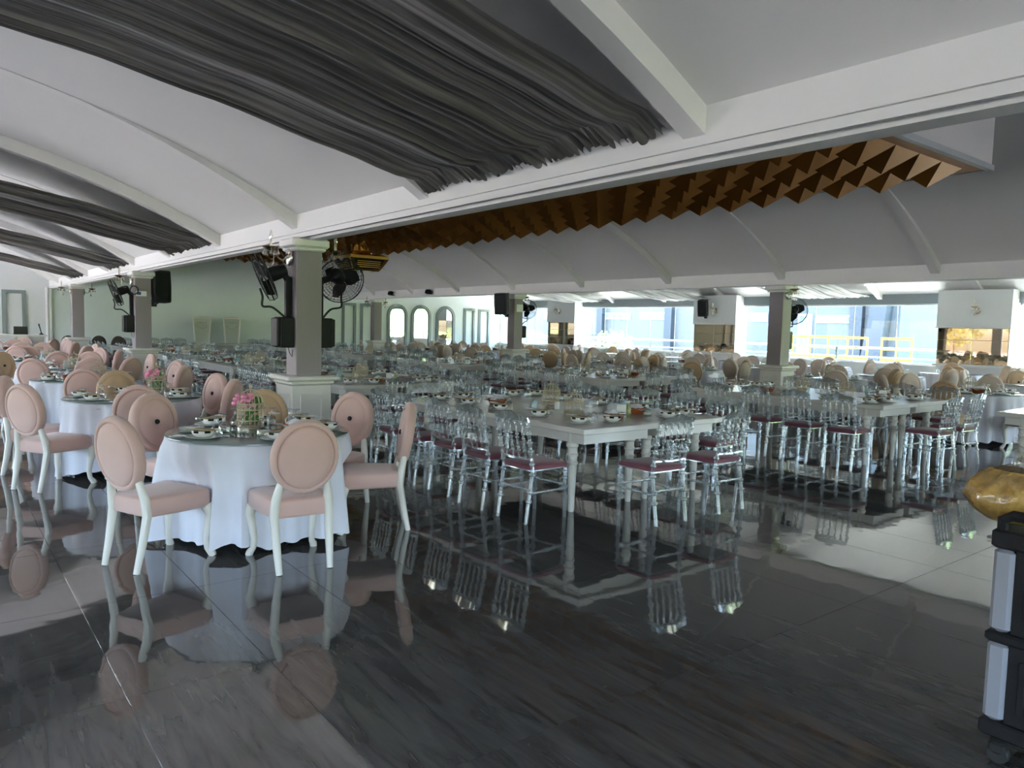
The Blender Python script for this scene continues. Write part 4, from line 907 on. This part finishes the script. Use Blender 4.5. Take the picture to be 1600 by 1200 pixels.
t = obj('blue_workshop', None, None, (BX, 0, 0)); tag(t, 'pale blue workshop with a white door and small windows outside', 'building')
obj('wall', MB().box((0, 21.1, -.6), (12, 33.5, 9)).mesh('wall', 'facade_blue', 0), t)
obj('corner_pier', MB().box((-.5, 23.2, -.6), (0, 24.0, 9)).mesh('corner_pier', 'facade_grey', 0), t)
obj('raking_pier', MB().add([(-.9, 21.6, 9), (-.9, 21.9 - .9, 9), (-.9, 21.9, -.6), (-.9, 23.1, -.6), (-.05, 21.6, 9), (-.05, 21.0, 9), (-.05, 21.9, -.6), (-.05, 23.1, -.6)], [(0, 1, 2, 3), (7, 6, 5, 4), (0, 4, 5, 1), (1, 5, 6, 2), (2, 6, 7, 3), (3, 7, 4, 0)]).mesh('raking_pier', 'facade_grey', 0), t)
obj('pale_bay', MB().box((-.1, 22.2, -.6), (0, 23.2, 9)).mesh('pale_bay', 'facade_white', 0), t)
strip(t, 30.1, 31.5, 2.45, 3.05, 2); strip(t, 24.2, 26.5, 2.4, 2.9, 7)
dr = obj('door', MB().box((-.08, 26.75, -.6), (0, 27.75, 2.98)).mesh('door', 'pvc_white', 0), t)
for ya in (26.85, 27.32):
    for za, zb in ((.9, 1.7), (2.0, 2.85)): obj('pane', MB().box((-.10, ya, za), (-.07, ya + .33, zb)).mesh('pane', 'dark_glass', 0), dr)
def scaffold(ya, yb, lab):
    t = obj('yellow_barrier', None, None, (36, 0, 0)); tag(t, lab, 'barrier', 'yellow barriers')
    for z in (-.1, .45, .95, 1.45): obj('bar', MB().box((-.03, ya, z), (.03, yb, z + .12)).mesh('bar', 'safety_yellow', 0), t)
    n = max(2, round((yb - ya) / .9))
    for k in range(n + 1): y = ya + (yb - ya) * k / n; obj('upright', MB().box((-.04, y - .035, -.6), (.04, y + .035, 1.55)).mesh('upright', 'safety_yellow', 0), t)
scaffold(18.0, 22.0, 'long yellow metal barrier standing before the blue workshop'); scaffold(15.9, 17.3, 'short yellow metal barrier right of the raking pier')
t = obj('lattice_mast', None, None, (60, 26.0, 0)); tag(t, 'pale lattice conveyor rising behind the barriers at the right', 'conveyor')
for q in (-.5, 0, .5): obj('chord', MB().bar((0, .3 + q, -.6), (0, -2.2 + q * .6, 7), .09, 5).mesh('chord', 'pvc_white', 0), t)
for k in range(9):
    f = k / 9; obj('brace', MB().bar((0, .3 - .5 + (-2.5 + .2) * f, -.6 + 7.6 * f), (0, .3 + .5 + (-2.5 - .2) * (f + .1), -.6 + 7.6 * (f + .1)), .05, 4).mesh('brace', 'pvc_white', 0), t)
def hill(name, cx, cy, rx, ry, h, m_, lab):
    return struct(name, MB().grid(lambda u, v: (cx + rx * (u - .5) * 2, cy + ry * (v - .5) * 2, -.7 + h * max(0, math.cos((u - .5) * math.pi)) * max(0, math.cos((v - .5) * math.pi)) + .04 * h * math.sin(17 * u + 9 * v)), 24, 24), m_, label=lab)
hill('hill', 330, 60, 90, 200, 26, 'hill', 'low green hills beyond the factory')
hill('lawn_slope', 20, -62, 60, 34, 3.5, 'grass', 'green slope outside the near wall')
hill('lawn_slope', 50, -13, 20, 19, 8, 'grass', 'green bank beyond the yard at the right')
def tree(x, y, h, seed, lm, lab, z=-.6, crown=1.0):
    rn = random.Random(seed); t = obj('tree', None, None, (x, y, z)); tag(t, lab, 'tree', 'trees outside')
    obj('trunk', MB().tube([(0, 0, 0), (.1, 0, h * .3), (0, .1, h * .6)], [.14, .10, .05], 7).mesh('trunk', 'trunk', 40), t)
    m_ = MB()
    for k in range(900):
        d = Vector((rn.gauss(0, 1), rn.gauss(0, 1), rn.gauss(0, 1))).normalized() * rn.random() ** .4
        c_ = Vector((d.x * h * .36 * crown, d.y * h * .36 * crown, h * .60 + d.z * h * .38)); s_ = rn.uniform(.10, .2) * h / 4
        u = Vector((rn.gauss(0, 1), rn.gauss(0, 1), rn.gauss(0, 1))).normalized(); w = u.orthogonal().normalized()
        m_.add([c_ - u * s_, c_ - w * s_ * .5, c_ + u * s_, c_ + w * s_ * .5], [(0, 1, 2, 3)])
    o = obj('foliage', m_.mesh('foliage', lm, 0), t); o['kind'] = 'stuff'
tree(30, 29.3, 2.3, 1, 'foliage', 'small bright green tree beyond the railing before the factory', -.6, 1.5)
tree(29, 35.5, 2.2, 2, 'foliage', 'green shrub beyond the leftmost window', -.6, 1.5)
tree(60, 21.8, 3.0, 3, 'foliage', 'dark tree below the hills at the right window')
for k in range(5): tree(-34 - 3 * (k % 2), 18 + 6.0 * k, 6.5, 10 + k, 'autumn_leaf', '%s yellow-green tree along the left side outside' % ORD[k], -.6, 1.2)
